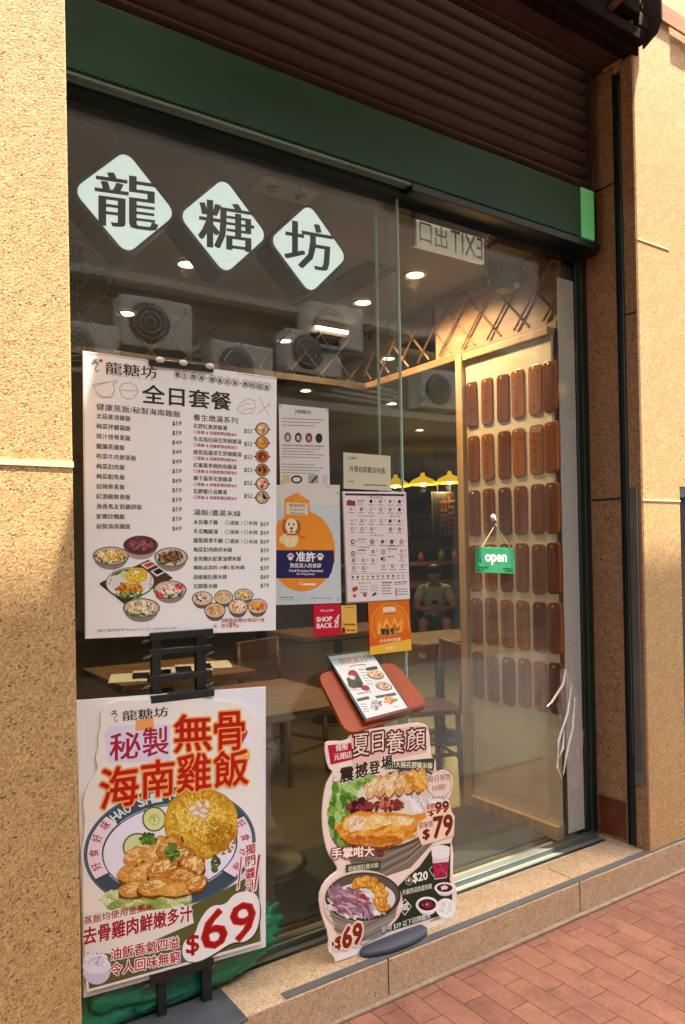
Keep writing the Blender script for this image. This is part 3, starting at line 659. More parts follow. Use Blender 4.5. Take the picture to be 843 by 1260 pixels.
def pendant(x, y, z, lab):
    t = thing('pendant_lamp', lab, 'pendant lamp', (x, y, z), 'yellow pendant lamps at the far end')
    b = MB(); b.lathe((x, y, z), [(.21, 0), (.205, .02), (.15, .07), (.06, .11), (.03, .13), (.03, .17)], 28, cap=False); b.build('shade', emit('yellow_shade', 'c89818', .16), t)
    b = MB(); b.ball((x, y, z+.03), .05, 2); b.build('bulb', emit('lamp_bulb', 'ffd870', 5), t)
    b = MB(); b.tube([(x, y, z+.17), (x, y, CZ)], .006, 6); b.build('cord', black_m, t)
    l = bpy.data.lights.new('pendant_glow', 'POINT'); l.energy = 3.5; l.color = (1, .72, .3); l.shadow_soft_size = .06
    o = bpy.data.objects.new('glow', l); COL.objects.link(o); o.parent = t; o.location = (0, 0, -.05)
pendant(6.80, 6.34, 2.47, 'yellow pendant lamp half hidden by the menu sheet, leftmost of the three')
pendant(7.13, 6.12, 2.49, 'yellow domed pendant lamp clear between menu sheet and oak post')
pendant(7.47, 5.92, 2.51, 'yellow pendant lamp cut off by the oak post, rightmost of the three')
a = Art(Plane((7.40, 5.98, 1.97)), .001)
t = thing('character_sign', 'dark hanging sign with an outlined character beside the oak post', 'sign', (7.40, 5.985, 1.7))
b = MB(); b.box(7.2, 7.62, 5.99, 6.02, 1.72, 2.38, .01); b.build('board', mat('sign_dark', '1b120c', .5), t)
b = MB(); b.tube([(7.3, 6.0, 2.38), (7.3, 6.0, CZ)], .005, 6); b.tube([(7.55, 6.0, 2.38), (7.55, 6.0, CZ)], .005, 6); b.build('hanger', black_m, t)
a.text('龍', 541, 659, 560, 657, 47, '6a4222', .0); 
a.build('lettering', t, None, Matrix.Translation(-Vector((7.40, 5.985, 1.7))) @ a.P.M)
t = thing('security_camera', 'small white dome security camera under the ceiling, left of the oak post', 'camera', (4.46, 2.95, CZ-.14))
b = MB(); b.lathe((4.46, 2.95, CZ-.06), [(.05, 0), (.055, .03), (.055, .0595)], 18); b.build('base', mat('ring_white', 'c9c4b6'), t)
b = MB(); b.ball((4.46, 2.95, CZ-.075), .05, 2); b.build('dome', mat('ring_white', 'c9c4b6'), t)
b = MB(); b.ball((4.435, 2.915, CZ-.09), .024, 2); b.build('lens', mat('black_gloss', '0b0b0b'), t)
# wall fan, left behind the glass
t = thing('wall_fan', 'dark caged fan at the left edge of the window under the first diamond sign', 'fan', (.84, .75, 2.4))
FC = Vector((.80, .7, 2.66))
b = MB()
for r in (.155, .12, .08, .04):
    b.tube([FC+Vector((r*math.cos(q*math.pi/12), -.03 if r < .15 else 0, r*math.sin(q*math.pi/12))) for q in range(25)], .0025 if r < .15 else .005, 6)
for q in range(12): b.tube([FC+Vector((.03*math.cos(q*.5236), -.035, .03*math.sin(q*.5236))), FC+Vector((.12*math.cos(q*.5236), -.03, .12*math.sin(q*.5236))), FC+Vector((.155*math.cos(q*.5236), 0, .155*math.sin(q*.5236)))], .002, 5)
b.build('cage', mat('fan_grey', '4d4a44', .5), t)
b = MB(); b.lathe(FC, [(.035, -.02), (.045, .0), (.05, .12)], 18, 'y'); b.build('motor', mat('fan_dark', '1d1c1a', .5), t)
for q in range(4):
    b = MB(); a0 = q*math.pi/2
    b.prism([FC+Vector((.04*math.cos(a0), .0, .04*math.sin(a0))), FC+Vector((.13*math.cos(a0-.25), -.012, .13*math.sin(a0-.25))), FC+Vector((.135*math.cos(a0+.4), .012, .135*math.sin(a0+.4))), FC+Vector((.05*math.cos(a0+.7), .012, .05*math.sin(a0+.7)))], (0, .002, 0)); b.build('blade', mat('fan_dark', '1d1c1a'), t)
b = MB(); b.tube([FC+Vector((0, .1, 0)), FC+Vector((0, .14, .1)), FC+Vector((0, .14, .34))], .012, 8); b.build('arm', mat('fan_dark', '1d1c1a'), t)

# ================================================================== diamond signs behind the glass
sgn_face = emit('sign_face', 'c6d2d0', .12)
hous = mat('sign_housing', '2c2d2f', .5, var=.15, scale=6)
def rdiamond(r, rad, n=5):
    pts = []
    for k in range(4):
        a = D2R(90*k); d = r-rad*1.414
        for j in range(n+1):
            q = a+D2R(-45+90*j/n); pts.append((d*math.cos(a)+rad*math.cos(q), d*math.sin(a)+rad*math.sin(q)))
    return pts
for i, (px, py, ch, lab) in enumerate([(155.5, 249, '龍', 'left lit white diamond sign bearing the most complex character 龍'), (276.5, 278, '糖', 'middle lit white diamond sign bearing the character 糖'), (381, 306, '坊', 'right lit white diamond sign bearing the simplest character 坊')]):
    P0 = Plane((0, .05, 0)); u, v = P0.uv(px, py); c = Vector((u, .05, v)); P = Plane(c)
    t = thing('diamond_sign', lab, 'sign', c+Vector((0, .06, -.17)), 'diamond shop signs behind the glass')
    off = -Vector(t.location)
    R_ = Matrix.Translation(off) @ P.M
    b = MB(); b.prism([(x, y, -.125) for x, y in rdiamond(.182, .04)], (0, 0, .12), .004); b.build('housing', hous, t, None, R_)
    b = MB(); b.prism([(x, y, -.004) for x, y in rdiamond(.166, .034)], (0, 0, .006)); b.build('face', sgn_face, t, None, R_)
    g = Art(P, .0025); x0, y0, x1, y1, h = [(118, 277, 193, 285.5, 66), (245, 303, 311, 311.5, 58), (351, 327, 408, 335.5, 57)][i]
    g.text(ch, x0, y0, x1, y1, h, '33443f', .008, ming=.022)
    o = g.build('character', t, None, R_)
    b = MB(); b.tube([c+Vector((0, .06, .175)), Vector((c.x, .11, 2.99))], .003, 6); b.build('hanger', mat('wire', '9a9a94', .3, .8), t)

# ================================================================== papers on the glass
GP = Plane((1.5, -.003, 1.5))                    # outer face of the fixed pane
def paper(name, label, cat, px, base, th=.0012, group=None, dy=0.0, yoff=0.0):
    P = Plane((1.5, -.002-th-yoff, 1.5)); pts = [P.uv(*p) for p in px]
    cx = sum(p[0] for p in pts)/4; cz = min(p[1] for p in pts)
    c = P.c+P.u*cx+P.v*cz
    o = sheet(P, [(x-cx, z-cz) for x, z in pts], th, name, ink(base, .35), None, 0, Matrix.Translation(c) @ P.M.to_3x3().to_4x4())
    tag(o, label, cat, group)
    return o, Art(P, .0004), Matrix.Translation(-Vector((cx, cz, 0)))
def rows_of_dashes(a, x0, x1, y, w, ink_, seed, s=0.0):
    rd = random.Random(seed); x = x0
    while x < x1-1:
        l = min(rd.uniform(2, 6), x1-x); a.line([(x, y+s*(x-x0)), (x+l, y+s*(x+l-x0))], w, ink_); x += l+rd.uniform(.5, 1.4)
# A4 notice with four portraits
o, a, R_ = paper('paper_notice', 'white A4 notice with four small portraits taped to the glass', 'notice', [(343, 497), (404, 503), (406, 600.5), (345, 596)], 'dcd6cb')
a.text('龍糖坊', 366, 508.5, 383, 510, 5, '55554c', .01); a.line([(363, 503), (365, 506), (362.5, 509)], .8, '55554c')
for k, y in enumerate([515, 519, 523, 548, 551.5, 555, 558.5, 562, 571, 574.5, 578, 581.5]): rows_of_dashes(a, 347, 399-(k % 3)*6, y, 1.0, '8b8880', k, .03)
for k, (x, c1, c2) in enumerate([(354, '6a625c', 'c8b6a4'), (367, '3a3a40', 'c8b6a4'), (380, '7a2420', 'c09080'), (392.5, '1c1c1e', '3a3030')]):
    a.ell(x, 538+k*.4, 4.2, 6, c1); a.ell(x, 538.5+k*.4, 2.2, 3.4, c2); a.line([(x-5, 547.5+k*.3), (x+5, 547.8+k*.3)], .9, '8b8880')
a.ring(365, 590, 6, 4, 2.2, '3a342c'); a.rect(379, 584, 392, 595, 'a9a49a'); a.poly([(382, 593), (389, 585), (391, 587), (384, 595)], '4a4742'); a.rect(348, 584, 357, 595, 'cdbf80'); a.rect(396, 584, 403, 595, 'c8c2b6')
for x, y in [(345, 500), (402, 505), (347, 593), (403, 598)]: a.ell(x, y, 1.6, 1.8, 'b5b0a6')
a.build('printed_face', o, None, R_)
# small takeaway notice
o, a, R_ = paper('paper_notice', 'small cream notice about takeaway pick-up above the white menu sheet', 'notice', [(422.5, 556.5), (480.5, 561), (481, 604), (423, 601)], 'cfc8a8')
a.text('外賣自取歡迎內進', 430, 580.5, 474, 583, 7.5, '3c382a', .012); a.text('龍糖坊', 431, 565, 439, 565.6, 3.4, '5c5646', .01); a.line([(428, 562), (428.6, 566)], .7, '5c5646')
rows_of_dashes(a, 428, 437, 592.5, 1.0, '4c4636', 3); rows_of_dashes(a, 448, 476, 596.5, 1.3, '6c6656', 4, .03)
a.build('printed_face', o, None, R_)
# dog poster (the cartoon crocodile of the original is left out)
o, a, R_ = paper('dog_poster', 'pale blue poster with a seated dog and an orange and navy disc', 'poster', [(322, 596), (418, 603), (420, 742), (324, 745)], 'c6cfcc')
a.rect(322.6, 596.6, 418, 622, 'd6d0c2')
a.ell(372, 678, 40.5, 50, 'e5902e'); a.poly([(342, 640), (390, 642), (402, 655), (410, 670), (408, 677), (342, 677)], 'e5902e')
cl = [(331.5+0, 677), (410.5, 677), (411.5, 690), (408, 704), (404, 711.5), (340, 711.5), (333, 700)]
a.poly(cl, '2a2450')
a.poly([(350, 614), (365.5, 606), (381, 616.5), (381, 637), (350, 636)], 'e5902e'); a.poly([(352, 618), (379, 619.5), (379, 634), (352, 633)], 'd9cfb8')
a.text('歡迎狗狗', 356, 623.5, 375, 624.3, 4, '8a5a30', .02); a.text('Dogs are', 357, 628.5, 374, 629, 3.3, '8a5a30', .02); a.text('Welcome', 357, 633, 375, 633.3, 3.2, '8a5a30', .02)
# a plain dog
a.ell(357, 663, 10, 11, 'e3cf9a'); a.ell(347.5, 664, 4, 5, 'e3cf9a'); a.rect(351, 662, 355, 673, 'e9d8aa'); a.rect(359, 662, 363, 673, 'e9d8aa')
a.ell(351, 648, 4, 9, 'a5662c'); a.ell(366, 649, 4, 9, 'a5662c'); a.ell(358.5, 647, 7.4, 9, 'ecdcb4'); a.ell(355.5, 645, 1, 1.6, '2a1c10'); a.ell(361.5, 645.4, 1, 1.6, '2a1c10'); a.ell(358.6, 650, 1.8, 1.3, '2a1c10'); a.ell(358.6, 654, 1.5, 2, 'c0625a'); a.line([(352.5, 657.5), (364.5, 658)], 1.8, 'a02c22')
a.line([(367, 658), (372, 662), (376, 659)], 1.0, 'a02c22')
for x in (357.5, 394):
    a.ell(x, 687, 2.8, 2.4, 'e6e2da')
    for k, (dx, dy) in enumerate([(-3.2, -2.5), (-1.2, -4.6), (1.3, -4.6), (3.3, -2.4)]): a.ell(x+dx, 686.6+dy, 1.1, 1.5, 'e6e2da')
a.text('准許', 364.5, 691, 388, 691.3, 12, 'efece4', .03); a.text('狗隻進入的食肆', 357, 698.6, 395, 698.8, 5.8, 'e6e2da', .03); a.text('Food Premises Permitted', 356, 703.6, 397, 703.8, 3, 'e6e2da', .03); a.text('for Dog Entry', 365, 708, 387, 708.2, 3.2, 'e6e2da', .03)
a.line([(368, 720), (370, 714), (371.5, 720)], .9, 'f0b8b0'); rows_of_dashes(a, 373, 388, 719, 2.4, 'efe0cc', 4)
rows_of_dashes(a, 344, 362, 735, 1.2, '6b7270', 5); rows_of_dashes(a, 344, 370, 738, .8, '9aa2a0', 6); rows_of_dashes(a, 382, 410, 736, 1.0, '8a9290', 7)
for x, y in [(415.5, 607), (416, 738)]: a.ell(x, y, 1.6, 1.8, 'a9b0ae')
a.build('printed_face', o, None, R_)
# white menu sheet on its backing board
o, a, R_ = paper('menu_sheet', 'white printed menu sheet crowded with tiny dish pictures in rows', 'menu', [(422, 604.5), (499.5, 605.5), (504.5, 737), (428, 741)], 'e3d6cf', yoff=.008)
b = MB(); P = Plane((1.5, -.004, 1.5)); q = [P.uv(*p) for p in [(420.5, 605), (497, 605.2), (502, 738), (425.5, 743)]]
b.prism([(P.c+P.u*x+P.v*y) for x, y in q], (0, -.0035, 0), .0005); bb = b.build('backing_board', mat('board_edge', 'a8a8a2', .5)); bb.parent = o; bb.matrix_parent_inverse = o.matrix_basis.inverted()
a.poly([(424.5, 607), (497.5, 608), (497.6, 610.5), (424.6, 609.6)], '2e2a2a')
a.text('養 生 燉 湯', 455, 613, 470, 613.3, 2.5, '3c3432', .01)
dish = ['4a3a34', '8a7466', 'b09a8c', '33251f', '9a6a52', '3c3430', 'c08060']
rd = random.Random(11)
def dishrow(y, xs, cols, sl=.012, r=2.3):
    for x, c in zip(xs, cols):
        yy = y+(x-425)*sl; a.ell(x, yy, r*.85, r, c); a.ell(x+.2, yy-.1, r*.5, r*.55, rd.choice(['e0d0c0', '2a1c18', 'c9a080'])); a.line([(x-3.6, yy+4.4), (x+3.6, yy+4.5)], .8, '6d625d'); a.line([(x+4.2, yy-1.6), (x+5.6, yy-1.6)], .8, '8a807a')
        a.line([(x+4.2, yy), (x+5.4, yy)], .7, '8a807a')
a.poly([(426.5, 617), (429, 615), (437, 616.5), (437.5, 622.5), (426.5, 622)], '8a3a34'); rows_of_dashes(a, 440, 448, 616.2, 1.2, '4a403c', 1); rows_of_dashes(a, 440, 446, 619, .7, '8a807a', 2); rows_of_dashes(a, 440, 446, 621.4, .7, '8a807a', 3)
dishrow(616.5, [456.5, 468, 480, 491.5], ['2e2624', '8a7466', 'bfae9f', '3a2f2b'])
dishrow(626.3, [432, 444.5, 456.5, 468.5, 480, 491.5], ['bfae9f', '2a211e', 'a98a78', '4a3f39', '8a7a70', '3a2f2b'])
a.text('小 食 系 列 精 選', 441, 636, 460, 636.4, 2.2, '3c3432', .01); a.text('甜 品 系', 480, 636, 492, 636.3, 2.2, '3c3432', .01)
dishrow(640.5, [433, 445, 457, 469, 480, 491], ['cfc2b4', 'a08876', '9a8878', '9a7062', '5a4a42', 'b0a294'])
dishrow(650.5, [433.5, 445.5, 457.5], ['b86a3a', '6a6256', 'c06a30']); dishrow(650.5, [480.5, 491.5], ['4a413c', '5a524a'])
a.text('米 線 系 列', 456, 659.6, 471, 660, 2.2, '3c3432', .01)
dishrow(666.5, [434, 458, 470.5, 482, 494], ['3a302c', '6a4a40', 'c0a890', 'b0764a', 'c8803c'], .0, 3); rows_of_dashes(a, 441, 450, 663.5, 1.1, '4a403c', 8); rows_of_dashes(a, 441, 449, 667, .7, '8a807a', 9)
a.text('小 菜 時 蔬', 439, 674.2, 454, 674.5, 2.2, '3c3432', .01); a.text('炖 品 甜 湯', 475, 673, 490, 673.3, 2.2, '3c3432', .01)
dishrow(681, [434.5], ['a08070'], 0, 3.4); dishrow(678.5, [459], ['6a6256'], 0); rows_of_dashes(a, 441, 452, 677, 1.4, '3c3432', 13); rows_of_dashes(a, 441, 449, 681, .7, '8a807a', 10)
a.ell(471.5, 678.8, 3.2, 3.8, 'c8a098'); a.ell(472, 688, 3.2, 3.6, 'c8a098'); a.ell(470, 687.5, 1.6, 1.8, '2a211e'); rows_of_dashes(a, 477, 488, 675.7, 1.2, '4a403c', 16); rows_of_dashes(a, 477, 485, 685, 1.2, '4a403c', 17); rows_of_dashes(a, 477, 483, 679, .7, '8a807a', 17)
dishrow(678, [494], ['c09088'], 0); dishrow(686, [494.3], ['a86a5a'], 0)
dishrow(689.5, [435, 447, 459], ['5a5248', '6a5a40', '8a8070'], 0); dishrow(696.5, [472, 483, 495], ['b06058', '5a4030', '7a5a4a'], -.004); dishrow(699, [435.5, 447.5], ['33291f', '4a3a2c'], 0)
a.line([(431, 706.5), (501, 704.3)], .6, '9a8f89')
for k in range(11): a.ell(434+k*6.2, 710.2-k*.2, 1.3, 1.5, dish[(k*3) % 7]); a.line([(431.8+k*6.2, 713.6-k*.2), (435.8+k*6.2, 713.5-k*.2)], .8, '6d625d')
a.text('茶 點 心 系', 441, 718.5, 456, 718, 2, '3c3432', .01)
a.poly([(432.5, 724), (439, 721), (441, 725), (435, 729)], 'a84a28'); a.ell(436.3, 733, 2.2, 2.2, 'b0604a'); a.ell(449, 731.8, 2.5, 2.7, 'a05a48'); a.poly([(457.5, 732), (462, 728.5), (464, 730.5), (459, 734)], '2e2824')
for y in (722, 725.5, 729): rows_of_dashes(a, 443, 453, y, .8, '8a807a', int(y))
for y in (720.5, 723, 726): rows_of_dashes(a, 456, 465, y, .7, '8a807a', int(y)+50)
for k in range(5): rows_of_dashes(a, 470, 482, 717+k*3.4, 1.5 if k == 0 else 1, '57504c', 60+k, -.03)
for k in range(3): rows_of_dashes(a, 489, 501, 725+k*3.2, .9, '6d625d', 70+k, -.03)
a.line([(487, 724), (487.5, 733.5)], 1.4, '57504c'); rows_of_dashes(a, 485, 501, 716.5, 1.2, '57504c', 80, -.05); rows_of_dashes(a, 485, 499, 719, .8, '57504c', 81, -.05)
a.build('printed_face', o, None, R_)
# stickers
o, a, R_ = paper('red_sticker', 'square red sticker with white lettering stuck under the dog poster', 'sticker', [(385.5, 744.5), (418.5, 743), (420, 781), (387, 783.5)], 'c21a30')
a.text('We prefer', 394, 754, 411, 753, 4, 'f2dede', .01); a.text('SHOP', 389.5, 765.5, 408.5, 764.3, 6.2, 'f6eeee', .035); a.text('BACK', 390, 773.5, 409, 772.3, 6.2, 'f6eeee', .035)
a.line([(417, 756.5), (411.5, 765), (416, 765.5), (415.6, 771), (411.3, 771.6), (415.5, 765), (417, 757)], .9, 'f6eeee'); a.line([(415.8, 762), (412.5, 767.5)], .9, 'f6eeee')
a.build('printed_face', o, None, R_)
o, a, R_ = paper('yellow_sticker', 'small yellow sticker beside the square red sticker', 'sticker', [(419.8, 745), (438.5, 744), (439.5, 778.5), (420.8, 780)], 'e0b052')
a.line([(424.5, 747.8), (434.5, 747.2)], 1, 'c26a1e'); a.rect(422, 767, 438, 770, 'd08a2a'); rows_of_dashes(a, 424, 436, 768.5, 1.2, '5a3a14', 3); a.poly([(421, 773), (424, 771), (425, 779), (421, 779.5)], '3a2410'); rows_of_dashes(a, 426, 438, 775.5, 2, 'a85a1a', 5)
a.build('printed_face', o, None, R_)
o, a, R_ = paper('orange_sticker', 'orange recommendation sticker with a crown below the white menu sheet', 'sticker', [(453, 741), (503.5, 737), (506.5, 800), (455.5, 806)], 'd9691c', yoff=.004)
a.ell(480, 768, 24, 27, 'e08a2a'); a.ell(480, 768, 21.5, 24.5, 'd9691c'); a.ell(480, 766, 19, 21, 'e2812a')
a.poly([(454.8, 790), (506, 783), (506.5, 800), (455.5, 806)], 'e8b83a'); a.poly([(454.8, 788), (470, 782), (506, 774), (506, 786), (455, 796)], 'd8621a')
a.text('開飯', 472, 753.5, 487, 752.4, 6.5, 'f4ead8', .04); a.line([(472, 756), (486, 755)], .8, '7a3a12')
a.poly([(464, 780), (466, 764), (471, 772), (475, 760), (481, 771), (486, 759), (489, 770), (495, 761), (494, 778)], 'eeb24a'); a.poly([(467, 777), (469, 770), (472, 775), (476, 766), (481, 774), (485, 765), (489, 773), (493, 767), (492, 776)], 'd9691c')
a.text('開飯推介', 469, 782.5, 491, 780.5, 9, '2c1608', .04, [(.09, 'f0c060')])
a.text('必食美味餐廳', 467, 791, 493, 788.2, 4.2, 'f6dcb8', .02); a.text('推薦之', 475, 800, 487, 798.6, 4, 'f6dcb8', .02)
a.build('printed_face', o, None, R_)
# open sign on a suction hook
P = Plane((2.39, .030, 1.5)); pts = [P.uv(*p) for p in [(584.5, 673), (633.5, 674.5), (633.5, 706), (584.5, 704.5)]]
cx = sum(p[0] for p in pts)/4; cz = min(p[1] for p in pts); c = P.c+P.u*cx+P.v*cz; T = Matrix.Translation(c)@P.M.to_3x3().to_4x4(); R_ = Matrix.Translation((-cx, -cz, 0))
t = thing('open_sign', 'small green open sign hanging on a cord from a clear hook on the door', 'sign', c)
loc = Matrix.Translation(-c)
b = MB(); b.prism([(x, y, -.003) for x, y in pts], (0, 0, .004), .0012); b.build('plate', mat('sign_green', '2f8a5c', .45, var=.1, scale=30), t, None, loc @ P.M)
a = Art(P, .0015); a.text('open', 597, 694.8, 623, 695.3, 12.5, 'f3efe2', .03)
for x0, x1, y in [(587, 601, 698), (587, 596, 701.5), (619, 631, 699.5), (622, 631, 702.5)]: rows_of_dashes(a, x0, x1, y, 1.8, '1f5c40', int(x0+y))
a.poly([(588.5, 690), (591, 686), (593, 692)], '1f5c40'); a.build('lettering', t, None, loc @ P.M)
hk = P.c+P.u*P.uv(608, 637)[0]+P.v*P.uv(608, 637)[1]
b = MB(); b.lathe(hk, [(.0, -.004), (.012, 0), (.016, .004), (.017, .005)], 16, 'y', cap=False); b.tube([hk+Vector((0, -.002, 0)), hk+Vector((0, -.012, -.012)), hk+Vector((0, -.006, -.03)), hk+Vector((0, -.012, -.03))], .003, 6); b.build('hook', mat('clear_hook', 'b8b4ac', .15), t)
q1 = P.c+P.u*P.uv(593, 673.5)[0]+P.v*P.uv(593, 673.5)[1]; q2 = P.c+P.u*P.uv(628, 674.5)[0]+P.v*P.uv(628, 674.5)[1]; q0 = hk+Vector((0, -.006, -.03))
b = MB(); b.tube([q1, q0, q2], .0018, 6); b.build('cord', mat('cord', 'b59a78', .8), t)
# crumpled clear wrap at the foot of the door
b = MB(); rd = random.Random(4); nx, nz = 9, 26; vs_ = []
for j in range(nz):
    row = []
    for i in range(nx):
        f = j/(nz-1); wdt = .05+.10*math.sin(f*3.1)
        x = 2.86-.06*f+(i/(nx-1)-.5)*wdt; y = .012+.012*math.sin(i*1.9+j*.8)+rd.uniform(-.006, .006); row.append(b.bm.verts.new((x, y-.012, .44+f*.56)))
    vs_.append(row)
for j in range(nz-1):
    for i in range(nx-1): f = b.bm.faces.new((vs_[j][i], vs_[j][i+1], vs_[j+1][i+1], vs_[j+1][i])); f.smooth = rd.random() < .6
wrap = b.build('plastic_wrap', film_mat('clear_wrap', 'e6dfd2', .16, .05, .15)); tag(wrap, 'crumpled clear plastic wrap stuck to the lower door edge', 'plastic wrap')

fo = film_mat('wrap_fold', 'f6f0e4', .75, .1, .15)
for pts in ([(2.80, 1.0), (2.77, .93), (2.70, .86), (2.66, .845)], [(2.84, .93), (2.80, .80), (2.74, .68), (2.72, .56), (2.755, .50)], [(2.86, .86), (2.83, .72), (2.79, .60), (2.76, .52)], [(2.78, .72), (2.76, .64), (2.74, .60)]):
    b = MB(); b.tube([(x, -.004-.006*(k % 2), z) for k, (x, z) in enumerate(pts)], [.002]+[.0055]*(len(pts)-2)+[.0015], 6); f = b.build('fold', fo); f.parent = wrap; f.location = Vector(f.location)-Vector(wrap.location)

# ================================================================== menu stand with the tilted board
P = Plane((1.635, -.08, 1.055), .03, .80)
t = thing('menu_stand', 'tilted orange-brown wooden menu stand behind the cut-out poster', 'stand', (1.64, -.06, SZ))
loc = Matrix.Translation(-Vector((1.64, -.06, SZ)))
pts = [P.uv(*p) for p in [(390, 828), (487, 814), (529, 869), (428, 904)]]
def rounded(pts, r, n=4):
    out = []
    for i, p in enumerate(pts):
        p = Vector(p); a_ = (Vector(pts[i-1])-p).normalized(); b_ = (Vector(pts[(i+1) % len(pts)])-p).normalized()
        for k in range(n+1):
            f = k/n; out.append(tuple(p+a_*r*(1-f)**2+b_*r*f**2))
    return out
tan = mat('varnished_board', '9c420f', .4, var=.12, scale=9, spec=.3)
b = MB(); b.prism([(x, y, -.016) for x, y in rounded(pts, .045)], (0, 0, .014), .003); b.build('board', tan, t, None, loc @ P.M)
q = [P.uv(*p) for p in [(447, 893), (521, 873), (519.5, 869), (446, 888.5)]]
b = MB(); b.prism([(x, y, -.001) for x, y in q], (0, 0, .022), .003); b.build('ledge', mat('varnished_ledge', '75300d', .35, spec=.35), t, None, loc @ P.M)
b = MB(); b.tube([(1.66, -.075, 1.0), (1.66, -.075, SZ+.02)], .016, 12); b.build('pole', black_m, t)
b = MB(); b.lathe((1.66, -.08, SZ+.0005), [(.12, 0), (.12, .01), (.1, .018), (.02, .022)], 28); b.build('foot', black_m, t)
b = MB(); b.box(1.62, 1.70, -.10, -.05, .965, 1.0, .004); b.build('bracket', black_m, t)
P2 = Plane(P.c+P.n*.012, .03, .82)
pts = [P2.uv(*p) for p in [(401, 806.5), (456, 799.5), (507.5, 877), (449.5, 888.5)]]
cc = P2.c+P2.u*(sum(p[0] for p in pts)/4)+P2.v*(sum(p[1] for p in pts)/4)
t = thing('framed_menu', 'black framed menu page lying on the tilted wooden board', 'menu', cc); loc = Matrix.Translation(-cc)
b = MB(); b.prism([(x, y, -.008) for x, y in pts], (0, 0, .010), .002); b.build('frame', mat('black_plastic', '141312', .3), t, None, loc @ P2.M)
a = Art(P2, .0025)
a.poly([(404, 808.5), (455.5, 801.5), (504, 875.5), (451.5, 885.5)], 'dcd9cc'); a.poly([(404, 808.5), (455.5, 801.5), (463, 813), (414, 820.5)], 'b4c6d0'); a.poly([(406, 812), (425, 809.5), (428, 816), (412, 819)], '8fb0c4')
a.text('精選夏日', 419, 818.5, 451, 814.5, 8.5, 'a8702c', .03, up=(-.55, -1)); a.line([(430, 821), (437, 819), (450, 818)], .9, '4a3a24'); rows_of_dashes(a, 451, 457, 808, 1.4, '6a7a80', 2)
a.poly([(449, 822.5), (463, 820), (465, 824), (451, 826)], '4a4438'); rows_of_dashes(a, 441, 448, 824.5, 1, '6a6256', 3)
a.poly([(426, 835), (440, 829), (447, 842), (436, 848), (429, 846)], '4c5038'); a.ell(434, 830, 6, 5, '9c3438', 20); a.ell(433, 834, 4, 2.4, 'd8c8b8', 20); a.ell(449, 847, 6, 3.4, '9c3050', 15); a.ell(441, 843, 5, 4, '3c4430'); a.ell(436, 849, 7, 1.6, 'c8b8a0')
a.ell(462, 831, 10.5, 5.6, '7a6a58', 10); a.ell(462, 830, 9.4, 4.6, 'd9b080', 10); a.scatter(462, 830, 7, 3, ['c08a50', 'e0c8a0', 'a86a3a'], 16, 1.3, seed=4)
a.ell(472, 845, 10.5, 5.2, '6a5a4c', 10); a.ell(472, 844.4, 9.3, 4.3, 'd4b890', 10); a.scatter(472, 844, 7, 3, ['b8784a', 'd8c0a0', '8a5a3a'], 16, 1.3, seed=5)
for k, y in enumerate([828, 831.5, 835, 838.5, 842]): rows_of_dashes(a, 444+k*1.6, 452+k*1.6, y, .8, '8a8478', 30+k)
a.text('龍眼肉桂花', 440, 855.5, 457, 852.8, 3, '6a5a44', .02, up=(-.4, -1)); a.poly([(438, 860.5), (453, 857), (455, 860.5), (440, 864)], '5a5646'); a.poly([(461, 857), (486, 852.5), (487.5, 856), (463, 860)], '5c5848')
for k in range(4): rows_of_dashes(a, 443+k*1.5, 450+k*1.5, 867-k*.3+k*3.2, .9, '7a7468', 40+k)
a.scatter(462, 868, 6, 5.5, ['b0a09a', '8a6a64', 'c8bcb4'], 16, 1.8, seed=9); a.scatter(478, 862, 6.5, 4.5, ['d8702c', 'e8a050', 'b84a20', 'f0d0a0'], 22, 1.8, seed=10); a.scatter(487, 862, 3, 3, ['6a9a3a', '8ab050'], 7, 1.4, seed=11); rows_of_dashes(a, 466, 471, 864, 1.6, '6a7040', 50); rows_of_dashes(a, 484, 492, 870, .8, '9a9488', 51)
a.build('printed_page', t, None, loc @ P2.M)

# ================================================================== poster stand with two boards
PP = Plane((.9, -.15, 1.2), -.07)
t = thing('poster_stand', 'black metal poster stand with two posts holding both menu boards', 'stand', (.86, -.15, SZ)); O_ = Vector((.86, -.15, SZ)); loc = Matrix.Translation(-O_)
def onP(x, y, d=0.0):
    u, v = PP.uv(x, y); return (u, v, d)
for x0, x1 in ((188, 199), (243, 255)):
    u0 = PP.uv(x0, 800)[0]; u1 = PP.uv(x1, 800)[0]
    b = MB(); b.box(u0, u1, SZ+.0095-PP.c.z, PP.uv(240, 446)[1], -.035, -.009, .002); b.build('post', black_m, t, None, loc @ PP.M)
ul, ur = PP.uv(184, 800)[0], PP.uv(262, 800)[0]
for y0, y1, nm in ((776, 785, 'clamp_bar'), (797, 804, 'crossbar'), (829, 837, 'crossbar'), (852, 861, 'clamp_bar')):
    b = MB(); b.box(ul, ur, PP.uv(222, y1)[1], PP.uv(222, y0)[1], -.034 if nm == 'crossbar' else -.03, -.006 if nm == 'crossbar' else .0085, .002); b.build(nm, black_m, t, None, loc @ PP.M)
u0, v0 = PP.uv(183, 449); u1, v1 = PP.uv(262, 458.5)
b = MB(); b.box(u0, u1, v1, v1+.021, -.03, .009, .003); b.build('clamp_bar', black_m, t, None, loc @ PP.M)
for k, x in enumerate((196, 224.5, 257)):
    u, v = PP.uv(x, 444.5+(x-196)*.125); b = MB(); b.ball((u, v+.002, .008), .013, 2, (1.1, .75, .9)); b.build('clamp_cap', mat('clear_cap', 'd6cfc8', .3), t, None, loc @ PP.M)
u0, v0 = PP.uv(184, 1206); u1, v1 = PP.uv(262, 1180)
